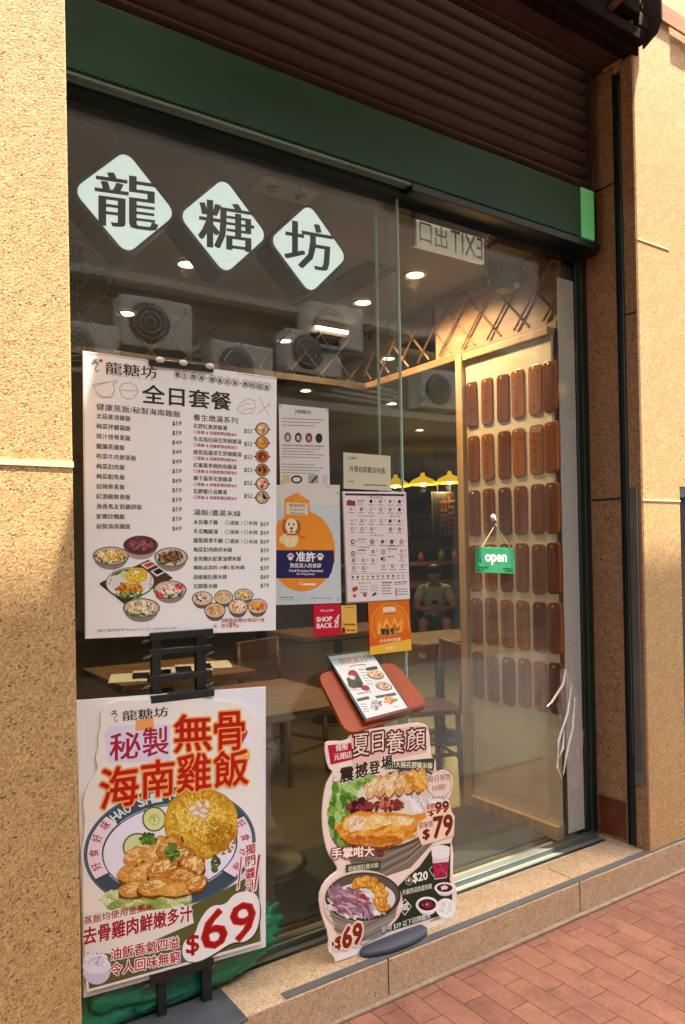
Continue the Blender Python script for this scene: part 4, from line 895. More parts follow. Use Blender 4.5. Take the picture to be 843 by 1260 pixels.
b = MB(); b.prism([onP(184, 1210, -.008), onP(262, 1187, -.008), onP(262, 1177, -.008), onP(184, 1199, -.008)], (0, 0, .017)); b.build('clamp_bar', black_m, t, None, loc @ PP.M)
for x, y in ((181, 789), (182, 809), (181, 846), (259, 783), (259, 804), (259, 842), (182, 1213), (262, 1190)):
    u, v = PP.uv(x, y); b = MB(); b.lathe((u, v, -.012), [(.0055, 0), (.0055, .012), (.003, .016)], 8); b.tube([(u-.013, v-.004, -.004), (u+.013, v+.004, -.004)], .0035, 6); b.build('wing_nut', mat('dull_steel', '6a6864', .35, .8), t, None, loc @ PP.M)
b = MB(); b.box(.60, 1.005, -.295, -.10, SZ+.001, SZ+.009, .002); b.build('base_plate', mat('plate_dark', '55585a', .5, .4, var=.2, scale=10), t)

# ---- upper board
def board(name, label, px, th, edge, yoff=0.0):
    pts = [PP.uv(*p) for p in px]; cx = sum(p[0] for p in pts)/4; cz = min(p[1] for p in pts)
    c = PP.c+PP.u*cx+PP.v*cz
    o = sheet(PP, [(x-cx, y-cz) for x, y in pts], th, name, edge, None, 0, Matrix.Translation(c) @ PP.M.to_3x3().to_4x4()); tag(o, label, 'poster')
    return o, Matrix.Translation((-cx, -cz, 0))
paper_w = mat('poster_paper', 'e9e4db', .38)
o, R_ = board('menu_board', 'large cream all-day set menu board with price columns and food bowls', [(102, 431.5), (340.5, 464.5), (339.5, 775.5), (105, 786)], .006, paper_w)
a = Art(PP, .0006)
K = '3f3d30'
a.line([(102.6, 433), (195, 446)], 1.2, 'b6b2bc'); a.line([(292, 459.5), (340, 466.2)], 1.0, 'b6b2bc'); a.line([(103, 433), (105.6, 785)], 1.6, 'c8c4c8')
def squiggle(a, x, y, s, c):
    a.line([(x-3*s, y-6*s), (x+3*s, y-6.5*s)], .9*s, c); a.line([(x, y-7.5*s), (x, y-3*s)], .9*s, c); a.line([(x-4*s, y-1*s), (x, y-4*s), (x+3.6*s, y-2*s), (x+1*s, y+1*s), (x, y+4*s), (x+2*s, y+6.5*s), (x+4.6*s, y+5*s)], .8*s, c); a.line([(x-4*s, y-3.4*s), (x+3*s, y-4*s)], .8*s, c)
squiggle(a, 117, 450, 1.1, K); a.blob(124, 444, 2, 'b03a30', 1)
a.text('龍糖坊', 129.7, 459.5, 193, 466, 14.6, K, .008, ming=.015)
for k in range(8): a.line([(131+k*7.5+(k//4)*2, 460.5+k*.95), (134+k*7.5+(k//4)*2, 460.9+k*.95)], .8, '9a9788')
chars = list('養生燉湯營養蒸飯應時甜食'); xs = [218.5, 227.5, 238, 247.5, 261, 270.5, 280, 289.5, 302, 311, 319.5, 328]
for k, (ch, x) in enumerate(zip(chars, xs)):
    y = 460.3+(x-218)*.145; a.ring(x, y, 4.4, 4.9, .55, '6d6a58', 16); a.text(ch, x-2.9, y+2.9, x+2.9, y+3.7, 6, K, .012)
for x in (254.5, 296): a.ell(x, 460.3+(x-218)*.145, .8, .8, K)
a.text('全日套餐', 175, 495.8, 284.3, 505.2, 22.5, '35382a', .018)
# line drawings of bowls, pan and cutlery
for pts in ([(114, 473), (144, 468.5)], [(113, 476), (134, 470)], [(115, 474), (119, 483), (127, 488.5), (136, 488), (141, 480), (139, 472)], [(139, 473), (144.5, 469)], [(119, 486), (125, 489.5), (137, 489.5), (140, 486)], [(146.5, 478), (152, 472), (160, 471), (167, 475), (170, 481)], [(146.5, 479), (158, 481), (170, 481)], [(147, 479), (150, 488), (157, 491), (164, 490.5), (170, 482)]): a.line(pts, .6, '8e8a78')
for pts in ([(291, 504), (297, 495), (305, 491), (313, 493), (314, 501), (311, 508), (299, 509.5), (291, 504)], [(296, 501), (302, 497), (309, 497)], [(298, 505), (306, 503), (311, 503)], [(319, 488), (324, 499), (331, 511)], [(331, 498), (325, 503), (317, 509.5)], [(329, 497), (332, 497.5), (331, 501)]): a.line(pts, .6, 'a09c8a')
a.text('健康蒸飯/秘製海南雞飯', 118.5, 504.5, 222, 514, 8.3, K, .006)
items = ['北菇蒸滑雞飯', '梅菜拌雜菌飯', '豉汁排骨蒸飯', '臘腸蒸雞飯', '榨菜牛肉餅蒸飯', '梅菜扣肉飯', '梅菜鯇魚飯', '話梅骨蒸飯', '紅酒豬軟骨飯', '漁香馬友煎藕餅飯', '家鄉炆鴨飯', '秘製海南雞飯']
prc = [59, 59, 49, 49, 49, 59, 69, 59, 59, 59, 59, 69]
for k, (s_, p) in enumerate(zip(items, prc)):
    y = 515+k*12.36; sl = .085*(1-k/11.5); w = 7.0*len(s_)
    a.text(s_, 118.6, y, 118.6+w, y+sl*w, 6.6, K, .012)
    yr = 524.6+k*11.72; a.text('$%d' % p, 211.5, yr-.4*sl*10, 222.8, yr, 6.0, '55533f', .012, slant=.12)
a.text('養生燉湯系列', 237.8, 517.3, 292.3, 521.6, 8.0, K, .006)
soups = ['花膠紅棗煲雞湯', '冬瓜瑤柱麻豆煲豬腱湯', '鹿茸菇蟲草花煲豬腱湯', '紅棗黨參圓肉烏雞湯', '椰子蟲草花煲雞湯', '花膠螺片烏雞湯']
for k, s_ in enumerate(soups):
    y = 526.8+k*16.1; sl = .07*(1-k/9); w = 5.92*len(s_)
    a.text(s_, 237.9, y, 237.9+w, y+sl*w, 5.8, K, .012); a.text('〇蒸飯 & 米線套餐加配$42', 238.2, y+6.8, 291.4, y+6.8+sl*53, 4.5, 'a8483c', .016)
    a.text('$52', 300, y+6.6-.1*k, 310, y+7.2-.15*k, 6.0, '55533f', .012, slant=.12)
    cx, cy_ = 322.6, 528+k*16.8
    a.ell(cx, cy_, 8.3, 8.1, '6a4a2c'); a.ell(cx, cy_, 7.2, 7.1, 'b08a58'); a.ell(cx, cy_+.2, 6.2, 6.1, ['d8b88a', 'c87a24', 'b0521c', 'a8662e', 'd8b090', 'c8b48c'][k]); a.ell(cx-9, cy_+.4, 1.2, .9, '4a3420'); a.ell(cx+9, cy_+.4, 1.2, .9, '4a3420')
    a.scatter(cx, cy_, 4, 4, [['8a3a20', 'e8d0a8', 'c89060'], ['d89030', 'b86a1c', 'e0a850'], ['8a2a14', 'd06a28', '5a2010'], ['3a2014', 'c07838', '5a3018'], ['b03018', 'e8c8a0', 'c85a38'], ['2a2018', 'd8c8a0', '6a5a40']][k], 13, 1.9, seed=20+k)
a.text('湯飯/濃湯米線', 238, 634, 296, 635.8, 7.4, K, .006)
nood = ['木耳椰子雞', '冬瓜鴨腿湯', '蘿蔔蘋果牛腩', '梅菜扣肉熱拌米線', '香煎雞扒配蔥油撈米線', '爆餡韭菜餃 (4隻) 配米線', '胡椒豬肚雞米線', '花膠雞米線']; pn = [69, 69, 69, 59, 49, 59, 69, 79]; wn = [30, 30, 36, 47.5, 58.5, 63, 41, 29.5]
for k, s_ in enumerate(nood):
    y = 645.3+k*11.3; sl = .02-.0055*k
    a.text(s_, 238, y, 238+wn[k], y+sl*wn[k], 5.9, K, .012); a.text('$%d' % pn[k], 320, y+2.6-k*.45, 330.3, y+2.8-k*.5, 5.8, '55533f', .012, slant=.12)
    if k < 3: a.text('〇湯飯 / 〇米線', 276.7, y+.6, 317, y+1.2, 5.4, '55533f', .006)
def bowl(a, cx, cy, rx, ry, food, seed, body='8f8072', rim='5d5148', inner='c9b49a', nf=38, r=2.0, green=True, depth=.9, asp=1.7):
    a.ell(cx, cy+ry*depth*.75, rx*.78, ry*.78, body); a.poly([(cx-rx, cy), (cx+rx, cy), (cx+rx*.8, cy+ry*depth), (cx-rx*.8, cy+ry*depth)], body)
    a.ell(cx, cy, rx, ry, rim); a.ell(cx, cy, rx*.92, ry*.9, inner)
    if green: a.scatter(cx, cy+ry*.15, rx*.82, ry*.72, ['3e5a26', '5a7a34', '2e4620'], 20, r*1.1, 2, seed=seed+100)
    a.scatter(cx, cy-ry*.06, rx*.66, ry*.56, food, nf, r, asp, seed=seed)
# left food group
a.poly([(123, 717), (183, 688.5), (213, 711.5), (154, 742)], '4a3226'); a.poly([(123, 717), (154, 742), (154, 744), (123, 719.5)], '2e1e16')
bowl(a, 136.5, 684, 22.5, 11.5, ['d8b060', 'e6c67a', 'c8983c', 'f0dca0'], 31, nf=48, r=1.7, asp=2.8)
bowl(a, 173, 671, 21.5, 12, ['6a3a34', '8a5048', '54282a', 'a06a5c', '7a4038'], 32, body='a89684', inner='5a302c', nf=60, r=2.1, green=False)
bowl(a, 210.5, 685.5, 20.8, 12, ['6a3c24', '8a5836', '4a2818', 'a87850'], 33, nf=48, r=1.6, asp=2.4)
a.poly([(173, 695), (186, 689.5), (194, 694), (181, 700.5)], 'd9d4c8'); a.poly([(176, 695.3), (185.5, 691.3), (191, 694), (181.5, 698.6)], 'b8441c'); a.poly([(185, 703), (196, 697.5), (205, 703), (193, 709.5)], 'd9d4c8'); a.poly([(187.8, 703), (196, 699), (201.8, 703), (193.4, 707.2)], '231510')
a.ell(160, 717, 30.5, 19, '445848', -4); a.ell(160, 716.6, 29, 17.8, 'e2dcd2', -4); a.ell(160, 716.6, 28, 17, '4d6a5c', -4, a0=215, a1=320, n=22); a.ell(160, 717, 23, 14, 'd8d2c4', -4)
for k in range(6): a.text('好食'[k % 2], 133+k*1.6, 720-k*4.3, 136.4+k*1.6, 719-k*4.3, 3.4, 'a8443c', .02)
for k in range(5): a.text('好味'[k % 2], 184.5-k*.4, 709+k*3.8, 188-k*.4, 709.4+k*3.8, 3.2, 'a8443c', .02)
a.ell(152, 707, 4, 5, 'c8d088', 20); a.ell(168, 708, 14, 9.5, 'd8a82c', -8); a.scatter(168, 707, 12, 8, ['e8c040', 'c8921c', 'f0d060'], 60, 1.1, 1.6, seed=41); a.scatter(168, 704, 2.6, 2.2, ['f0e0c8', 'd8b8a0'], 7, 1.1, 2, seed=42)
a.scatter(160, 724, 15, 7, ['c8862c', 'a8641c', 'e0a848', '8a4a18'], 26, 2.8, 1.8, seed=43); a.scatter(158, 732, 16, 3, ['5a7a34', '8aa850', '3e5a26'], 18, 1.8, 2, seed=44)
bowl(a, 209, 725.5, 20.5, 11.5, ['e6c8b0', 'd8a890', 'f0dcc8', 'c89078'], 34, nf=44, r=1.7, asp=2); a.scatter(197, 732, 4, 3.5, ['c83a44', 'e06a6c', 'a82834'], 10, 1.8, seed=45); a.scatter(221, 722, 4.5, 2.8, ['c83a44', 'e06a6c', 'a82834'], 10, 1.8, seed=46)
bowl(a, 174, 748, 22.8, 12, ['ecd8b0', 'e0c090', 'f4e8cc', 'c8a070'], 35, nf=50, r=1.8, asp=2.2); a.scatter(174, 747, 12, 6, ['4a5a2c', '8a4a2c'], 8, .9, seed=47)
# right food group
for k, (x, y, rx, ry, pal) in enumerate([(249, 736.5, 13, 9, ['e8d8c4', '3a2e28', 'd8c0a8', 'c8b098']), (275.2, 735, 11.8, 9, ['d8b078', 'e8c898', 'b88a50', 'e0c090']), (299.8, 732, 12, 7.8, ['e0a83c', 'c8862c', '8a6a78', 'f0d080']), (264.4, 751, 13.2, 9.6, ['d8a868', 'b87a3c', 'e6c28c', 'c89050']), (292.8, 746.5, 12.4, 9.8, ['e8d8c0', 'f0e4d0', 'c8281c', 'd8b040']), (316.8, 746, 12.2, 9.6, ['d88a2c', 'c85a1c', 'e0b04c', 'b83a18'])]):
    bowl(a, x, y, rx, ry, pal, 50+k, body='6a5c50', rim='3a302a', inner='d0b898', nf=40, r=1.6, green=False, depth=.8)
a.line([(263, 772.5), (264.6, 768), (266.2, 772.2), (262.4, 769.6), (266.8, 769.4), (263, 772.5)], .5, '9a8070')
a.text('加配飲品/糖水/甜品/小食', 272, 766, 325.5, 765, 5, 'a8483c', .015); a.text('低至', 272, 772.3, 281.5, 772, 4.6, 'a8483c', .015); a.text('$9', 282, 772.6, 289.4, 772.3, 6.6, 'a8342c', .03); a.text('起', 289.8, 772.2, 294, 772, 4, 'a8483c', .015)
a.text('*圖片僅供參考 Photos are for reference only.', 118, 778.8, 218, 774.4, 4.4, '8a8778', .004)
a.build('printed_face', o, None, R_)

# ---- lower board: white backing with a cloud-shaped printed cut-out
o, R_ = board('food_board', 'large boneless Hainan chicken rice poster board priced 69 dollars', [(94, 862), (327, 845), (327, 1165), (103, 1228)], .008, mat('board_white', 'e6e3e0', .4))
lowm = mat('cut_out_paper', 'e9e2d5', .36)
cloud = [(128, 868), (150, 860), (170, 862), (190, 858), (214, 861), (236, 856.5), (262, 861), (286, 863), (302, 870), (312, 882), (319, 884), (324, 900), (319, 915), (323, 930), (317, 948), (321, 965), (320, 985), (323, 1000), (323, 1030), (325, 1060), (325, 1160), (104, 1221), (101, 1120), (102, 1020), (105, 1008), (101, 990), (104, 972), (115, 955), (121, 945), (116, 930), (122, 918), (119, 904), (125, 893), (122, 880)]
pts = [PP.uv(*p) for p in smooth(cloud, 2)]
b = MB(); b.prism([(x, y, .0005) for x, y in pts], (0, 0, .006), .0008); b.build('cut_out', lowm, o, None, R_)
a = Art(PP, .0068)
a.rect(133, 893, 209, 936, 'd9cfe2'); a.poly([(128, 904), (133, 893), (209, 890), (209, 936), (135, 938)], 'dacfe0')
a.poly([(166, 886), (188, 882), (189, 897), (166, 899)], 'e6a05a'); a.line([(155, 886), (206, 879)], .7, 'b8b0a4')
squiggle(a, 140, 881, 1.0, '2e2a26'); a.text('龍糖坊', 150, 887, 206, 881, 12.5, '2a2624', .008, ming=.015)
# plate
a.ell(208, 1042, 109.5, 76, 'e8e4e2', -9, 60); a.ell(208, 1042, 106.5, 73.5, '53626a', -9, 60); a.ell(208, 1042, 103.5, 71, '3e4d56', -9, 60)
a.ell(208, 1043, 82, 52, 'e6e2ea', -9, 50); a.ring(208, 1043, 84, 54, 1.0, 'b8c0c4', 48, -9)
def arc_patch(a, cx, cy, rx0, ry0, rx1, ry1, rot, a0, a1, h, n=10):
    c, d = math.cos(D2R(rot)), math.sin(D2R(rot)); P_ = []
    for k in range(n+1):
        q = D2R(a0+(a1-a0)*k/n); x, y = rx1*math.cos(q), ry1*math.sin(q); P_.append((cx+x*c-y*d, cy+x*d+y*c))
    for k in range(n, -1, -1):
        q = D2R(a0+(a1-a0)*k/n); x, y = rx0*math.cos(q), ry0*math.sin(q); P_.append((cx+x*c-y*d, cy+x*d+y*c))
    a.poly(P_, h)
arc_patch(a, 208, 1042, 83, 53, 103, 70.5, -9, 158, 228, '31404a'); arc_patch(a, 208, 1042, 84, 54, 102, 69.5, -9, 160, 226, 'e9d9de')
arc_patch(a, 208, 1042, 83, 53, 103, 70.5, -9, -22, 46, '31404a'); arc_patch(a, 208, 1042, 84, 54, 102, 69.5, -9, -20, 44, 'e9d9de')
def around(s, angs, rr, size, h, bold=.03):
    for ch, q in zip(s, angs):
        r = D2R(q); c, d = math.cos(D2R(-9)), math.sin(D2R(-9)); x, y = 108*rr*math.cos(r), 74*rr*math.sin(r); X, Y = 208+x*c-y*d, 1042+x*d+y*c
        nx, ny = X-208, (Y-1042)*1.9; l = math.hypot(nx, ny); nx, ny = nx/l, ny/l; tx, ty = -ny, nx
        if ch.strip(): a.text(ch, X-tx*size*.5*.75-nx*size/2, Y-ty*size*.5*.75-ny*size/2, X+tx*size*.5*.75-nx*size/2, Y+ty*size*.5*.75-ny*size/2, size, h, bold, up=(nx, ny))
around('HAO SHI HAO WEI', [229+k*6.2 for k in range(15)], .855, 11, 'd5dde0'); around('HAO WEI', [125-k*7 for k in range(7)], .855, 10, 'aab6ba')
around('好食好味', [172, 187, 203, 218], .87, 12, 'a83a4a', .02); around('好食好味', [-14, 2, 18, 34], .87, 11, 'a83a4a', .02)
# food on the plate
a.scatter(180, 1104, 52, 12, ['a8b860', 'c8d08a', '8aa048', 'd8dcae'], 55, 6, 2.2, 0, seed=61)
a.ell(189, 1007, 15, 15.5, '5a6a2c'); a.ell(189, 1007, 13, 13.5, 'd6d890'); a.ell(189, 1007.5, 7, 7.5, 'c4c878'); a.scatter(189, 1007, 5, 5, ['e6e8b8', 'a8b060'], 12, 1.0, 2, seed=62)
a.ell(168, 1041, 18, 17, '4e5e2a', -20); a.ell(168, 1041, 16, 15, 'd2d496', -20)
for k in range(34):
    rr = 1-k*.028; a.blob(247+k*.12, 1012-k*.35, 44*rr, ['b8861e', 'c8961f', 'd2a32a', 'c08c1c'][k % 4], 1.03, 0, 22, .05) if k < 4 else None
a.scatter(247, 1012, 42, 39, ['d9ac34', 'c89422', 'e4be4e', 'b47e18', 'dcb03a', 'cb9a28'], 420, 1.9, 2.3, seed=63)
a.scatter(246, 1005, 30, 22, ['e8c65a', 'dcb442', 'efd272'], 110, 1.6, 2.2, seed=64)
for k, (x, y, r) in enumerate([(236, 994, -30), (244, 989, 50), (250, 997, 10), (254, 989, 80), (240, 1000, -10), (248, 1003, 30)]): a.ell(x, y, 5.6, 3.2, 'c89a84', r); a.ell(x, y-.4, 4.8, 2.5, 'ecd2c2', r)
a.scatter(196, 1072, 40, 24, ['8a4c14', 'a8641c', 'b8741e'], 40, 7, 1.7, -25, seed=65)
for k, (x, y, l, w, r) in enumerate([(166, 1052, 17, 11, -30), (190, 1044, 21, 12, -52), (207, 1040, 20, 11, -40), (225, 1052, 15, 12, -30), (236, 1066, 17, 14, -60), (158, 1074, 16, 11, -20), (177, 1072, 22, 12, -38), (199, 1068, 22, 13, -30), (221, 1078, 20, 13, -12), (165, 1092, 22, 10, -14), (190, 1090, 24, 11, -8), (216, 1093, 24, 9, -6), (240, 1085, 14, 10, -30)]):
    a.slice_(x, y, l, w, r, ['c98a34', 'd29a44', 'bd7a28', 'b06a24', 'ca9040'][k % 5], ['e6c07a', 'ecca8a', 'dca858'][k % 3], '6e3c10', 300+k*3)
a.scatter(270, 1030, 18, 22, ['a87414', 'b8841c', '9c6a10'], 60, 2.2, 1.8, seed=88)
a.scatter(182, 1031, 10, 7, ['4e6e26', '6c8c38', '3a5618'], 18, 3.2, 1.6, seed=85); a.scatter(211, 1047, 8, 9, ['5a7c2e', '7a9a48', '3e5c1c'], 18, 3.6, 1.5, seed=86); a.line([(196, 1050), (208, 1052), (226, 1046), (238, 1034)], 1.2, '8aa050'); a.scatter(264, 1062, 5, 9, ['3a4a1c', '566a2c'], 12, 3, 1.5, seed=87)
# sprinkle at the top right
a.ell(304, 909, 6, 9, 'ece0e4', 15); a.ell(299, 905, 3, 8, 'b03c50', 30); a.poly([(293, 914), (300, 909), (297, 916)], 'c86a28'); a.poly([(299, 924), (303, 930), (306, 922), (307, 932), (300, 943), (296, 934)], 'e8b84c')
# headline
O1 = [(.062, 'f2b368'), (.045, 'eda04c')]
a.text('秘', 134.5, 936, 172, 931.5, 33, 'a11a30', .014); a.text('製', 175, 931, 206.5, 927.5, 35, 'a11a30', .014)
a.text('無', 213.5, 925.5, 259, 922, 45, 'b3160f', .017, O1); a.text('骨', 263, 924.5, 299.5, 921, 47, 'b3160f', .017, O1)
a.text('海', 123, 995.5, 169, 988, 49, 'b3160f', .017, O1); a.text('南', 173.5, 982.5, 213, 977, 45, 'b3160f', .017, O1); a.text('雞', 217, 975, 258, 970, 46, 'b3160f', .017, O1); a.text('飯', 262, 969.5, 304, 963.5, 44, 'b3160f', .017, O1)
# lower panel
a.poly([(102, 1133), (208, 1124), (262, 1100), (318, 1070), (320.5, 1156), (111, 1214.5)], '58592c')
a.poly([(102, 1120), (190, 1118), (234, 1112), (237, 1134), (150, 1172), (103, 1170)], 'e4dcd0')
a.line([(318, 1062), (320.7, 1158), (107, 1217), (103, 1122)], 3, 'dedad6')
a.text('蒸飯均使用金鳳米', 102.5, 1136.5, 188, 1117.5, 10, 'a11a20', .015)
WO = [(.09, 'ece6de')]
a.text('去骨雞肉鮮嫩多汁', 101.5, 1161.5, 235, 1131, 20.5, '9c1420', .03, [(.06, 'ece6de')]); a.text('油飯香氣四溢', 135, 1180, 219, 1164, 14.5, 'ad1c22', .02, WO); a.text('令人回味無窮', 135, 1199.5, 220, 1182, 15, 'ad1c22', .02, WO)
a.ell(118, 1192, 17, 17, 'cfc6da', 0, 30, 0, 180); a.ell(118, 1186, 17.5, 10, 'e6dfea'); a.scatter(117, 1179, 14, 9, ['efeaf0', 'dcd4e0', 'f6f2f6', 'cabfd0'], 70, 1.8, 1.8, seed=90)
for ch, y in zip('獨門醬汁', (1052, 1066, 1080.5, 1095)): a.text(ch, 301, y, 313, y-3, 12.5, 'b01c14', .02, [(.1, 'efe8e0')])
a.poly([(314.5, 1050), (320, 1047), (314, 1094), (309, 1097)], 'efe8e0'); a.poly([(315.8, 1051), (319, 1049), (312.5, 1093), (310.5, 1095)], 'b01c14'); a.poly([(294, 1052), (297.5, 1051), (293.5, 1092), (289, 1095)], 'efe8e0'); a.poly([(294.6, 1053), (296.4, 1052.4), (292.4, 1091), (290.4, 1093)], 'b01c14')
pill = [(222, 1168), (226, 1154), (238, 1150), (244, 1130), (258, 1112), (276, 1112), (286, 1098), (304, 1094), (316, 1100), (319, 1122), (314, 1146), (300, 1158), (284, 1157), (262, 1172), (240, 1183), (226, 1180)]
pill = smooth(pill, 2); a.poly([(x+1.5, y+2) for x, y in pill], '3a3a1c'); a.poly(pill, 'e9e3dc')
a.text('$', 228, 1175.5, 243.5, 1171.5, 25, '9c1410', .02); a.text('69', 247, 1168.5, 312, 1151, 46, '9c1410', .005, [(.022, 'c8382a')])
a.build('printed_face', o, None, R_)

# ================================================================== cut-out standee
SP = Plane((1.6, -.185, .6), 0)
out = [(433, 902), (451, 898), (480, 894), (513, 889), (524, 891), (527.5, 897), (529.5, 913), (529.5, 931), (537, 934), (535.5, 951), (546, 947), (555, 952), (558, 960), (555.6, 977), (550, 986), (552, 994), (558, 1003), (559, 1027), (554.5, 1036), (558, 1044), (557, 1082), (562.5, 1094), (561.5, 1120), (558, 1135), (413, 1184), (411, 1175), (403.5, 1171), (406, 1151), (396, 1127), (392, 1103), (398, 1087), (410, 1075.5), (418, 1071), (411, 1060), (404, 1051), (398, 1027), (396.5, 999), (400, 972), (404, 960), (412, 949), (403.5, 945), (399, 915), (406, 911.5), (427, 913)]
ib = out.index((558, 1135)); sm = smooth(out[ib+1:]+out[:ib], 1)[:-1]; pts = [SP.uv(*p) for p in [(558, 1135), (413, 1184)]+sm]; cx = sum(p[0] for p in pts)/len(pts); cz = min(p[1] for p in pts); C0 = SP.c+SP.u*cx+SP.v*cz
t = thing('cut_out_poster', 'shaped cut-out poster of noodle bowls standing on the step beside the door', 'poster', (C0.x, C0.y, SZ)); loc = Matrix.Translation(-Vector((C0.x, C0.y, SZ)))
b = MB(); b.prism([(x, y, -.007) for x, y in pts], (0, 0, .007), .0012); b.build('board', mat('standee_card', 'f3dcc8', .4), t, None, loc @ SP.M)
b = MB(); b.lathe((0, 0, 0), [(.145, 0), (.145, .016), (.135, .024), (.02, .028)], 36)
for v in b.bm.verts: v.co = Vector((v.co.x*1.0+1.625, v.co.y*.36-.2, v.co.z+SZ+.0005))
b.build('foot', mat('foot_rubber', '3a3d42', .6, var=.15, scale=14), t)
b = MB(); b.box(1.60, 1.64, -.178, -.165, SZ+.02, .75, .003); b.build('support_bar', black_m, t)
a = Art(SP, .0006)
cream, dk = 'f0d9c4', '5e1f12'
a.poly([(432, 906), (514, 893), (522, 895), (524, 905), (525, 926), (486, 934), (436, 947), (431, 930)], 'e8bfae')
a.poly([(403, 917), (432, 914), (436, 934), (407, 941)], 'b3162a'); a.text('僅限', 413, 924.5, 428, 922.5, 8.5, 'f4e4e0', .03); a.text('元朗店', 411, 936, 433, 932, 8.5, 'f4e4e0', .03)
for ch, x0, x1, yb, h in [('夏', 434, 454, 931, 27), ('日', 457.5, 472, 926, 24), ('養', 475, 497, 927.5, 27), ('顏', 500.5, 523, 923.5, 26)]: a.text(ch, x0, yb, x1, yb-2.6, h, 'f3dccb', .0, [(.09, dk)])
a.line([(420, 969), (424, 966), (428, 968), (434, 963), (440, 965), (447, 960), (453, 961), (460, 956)], 1.3, '241a12'); a.line([(412, 955), (409, 961), (411, 966), (416, 963), (412, 971), (413, 976)], .8, '8a5a30'); a.poly([(411, 973), (416, 972), (413.5, 977)], '3a2412')
a.poly([(482, 937.5), (535, 932.5), (533.5, 950.5), (482.5, 946.5)], '39431f'); a.text('!大碗花膠雞米線', 485, 944.5, 532, 946, 8, 'f0e6c8', .02)
# big bowl
a.ell(476, 1010, 72, 52, '6e6154', -10, 50); a.poly([(405, 1018), (546, 996), (532, 1038), (505, 1068), (470, 1080), (440, 1076)], '7c6e60')
for k in range(5): a.line([(430+k*4, 1052+k*6), (470, 1056+k*5), (512-k*3, 1036+k*6), (538-k*4, 1012+k*7)], 1.8, '5a4e44' if k % 2 else '978776')
a.ell(476, 1002, 70, 44, '4c4238', -12, 50); a.ell(476, 1001, 67, 41, 'e2d3c0', -12, 50)
a.scatter(424, 1000, 18, 40, ['5e8a2c', '7aa63e', '90b858', '44701e', 'a8c878'], 85, 5, 1.9, 65, seed=101); a.scatter(450, 962, 16, 8, ['7aa63e', '90b858', '5e8a2c'], 22, 4, 1.9, 60, seed=102)
a.scatter(524, 978, 22, 20, ['ece4da', 'dccfc0', 'f4efe8', 'cdbfb0'], 90, 3.2, 5, 60, seed=103); a.line([(478, 952), (500, 947), (528, 950), (542, 962)], 3, '4a4658')
for k in range(6):
    a.slice_(459+k*11.5, 968-k*1.6, 17, 7.2, -62-k*3, ['e0b478', 'd6a262', 'e6c08c', 'd09854', 'deae6e', 'd59848'][k], ['f2dcb6', 'eccb96'][k % 2], '8e5a2a', 330+k*3)
a.scatter(512, 962, 12, 10, ['d8902c', 'e8b050', 'c07820'], 22, 3.6, 1.6, 40, seed=118)
a.scatter(442, 993, 14, 9, ['4a1014', '6e1a1e', '380a0e', '8a3234'], 26, 4.2, 1.4, seed=119); a.scatter(478, 990, 18, 6, ['5e1418', '8a3a30', '7a2422', 'c86a50'], 24, 3.2, 2.2, seed=120)
maw = [(417, 1018), (424, 1005), (440, 998), (462, 999), (488, 1000), (508, 1003), (524, 999), (529, 1004), (520, 1014), (506, 1022), (492, 1034), (474, 1042), (450, 1041), (430, 1036), (418, 1030)]
a.poly([(x+1, y+3) for x, y in maw], '8a4a14'); a.poly(maw, 'd98c2a')
a.scatter(466, 1019, 46, 17, ['e09a36', 'e8ac4e', 'd07e1e', 'dd9430'], 70, 5.5, 2.4, -12, seed=121); a.scatter(446, 1012, 24, 8, ['f2c67c', 'ecb864'], 20, 3.6, 3, -25, seed=122); a.scatter(486, 1010, 24, 5, ['f6d9a0', 'efc278'], 18, 2.6, 3.4, -8, seed=123); a.scatter(460, 1034, 32, 5, ['b8661a', 'c4741e'], 22, 3.2, 3, -6, seed=124)
a.poly([(426, 1008), (434, 1003), (452, 1006), (446, 1020), (430, 1024)], 'ecc8a4'); a.scatter(438, 1013, 9, 7, ['f2dcc0', 'e0b088'], 14, 2.6, 2, -40, seed=125)
for ch, x0, x1, yb, h in [('震', 418, 435, 963.5, 18), ('撼', 437, 452, 958, 18), ('登', 454, 467, 953.5, 16), ('場', 469, 482.5, 948.5, 17)]: a.text(ch, x0, yb, x1, yb-3, h, '241a12', .03, [(.07, 'f2e0c8')])
oc = [(540+15.5*math.cos(D2R(22.5+45*k)), 965+17.5*math.sin(D2R(22.5+45*k))) for k in range(8)]; a.poly(oc, 'ead0bd'); a.line(oc, .7, 'b07a64', True)
a.text('每日限售', 526, 963, 554, 959, 8, '8a5244', .01); a.text('50碗!', 531, 974, 548, 971.5, 8, '8a5244', .01)
for k in range(3): a.ell(533+k*5.5, 981-k*.6, 1, 1, 'b07a64')
# prices
a.poly([(522, 990), (551, 985), (556, 1000), (559, 1004), (558, 1028), (540, 1034), (519, 1040), (512, 1024), (514, 1012), (524, 1006)], 'f2cfae')
a.text('原價', 524.5, 996.5, 534, 995, 7, '6e1a16', .03); a.text('$', 527, 1005, 533, 1004, 8, '5e1f12', .03); a.text('99', 535, 1001, 551.5, 998.5, 13.5, '5e1f12', .04); a.line([(525, 999), (552, 993)], 1.6, 'c03828')
a.text('賞味價', 515, 1020, 532, 1017, 8, '5e3a24', .015); a.text('$', 520, 1034, 528, 1032.5, 13, '5e1f12', .04); a.text('79', 533, 1031, 556, 1026.5, 25, '6a2012', .04)
a.text('手掌咁大', 407.5, 1057, 460, 1053, 13, 'f6e6d6', .035, [(.13, '7a2a18')]); a.line([(461, 1052), (466, 1047), (471, 1048), (470, 1053), (465, 1053), (470, 1046), (476, 1040)], 1.8, '7a2a18')
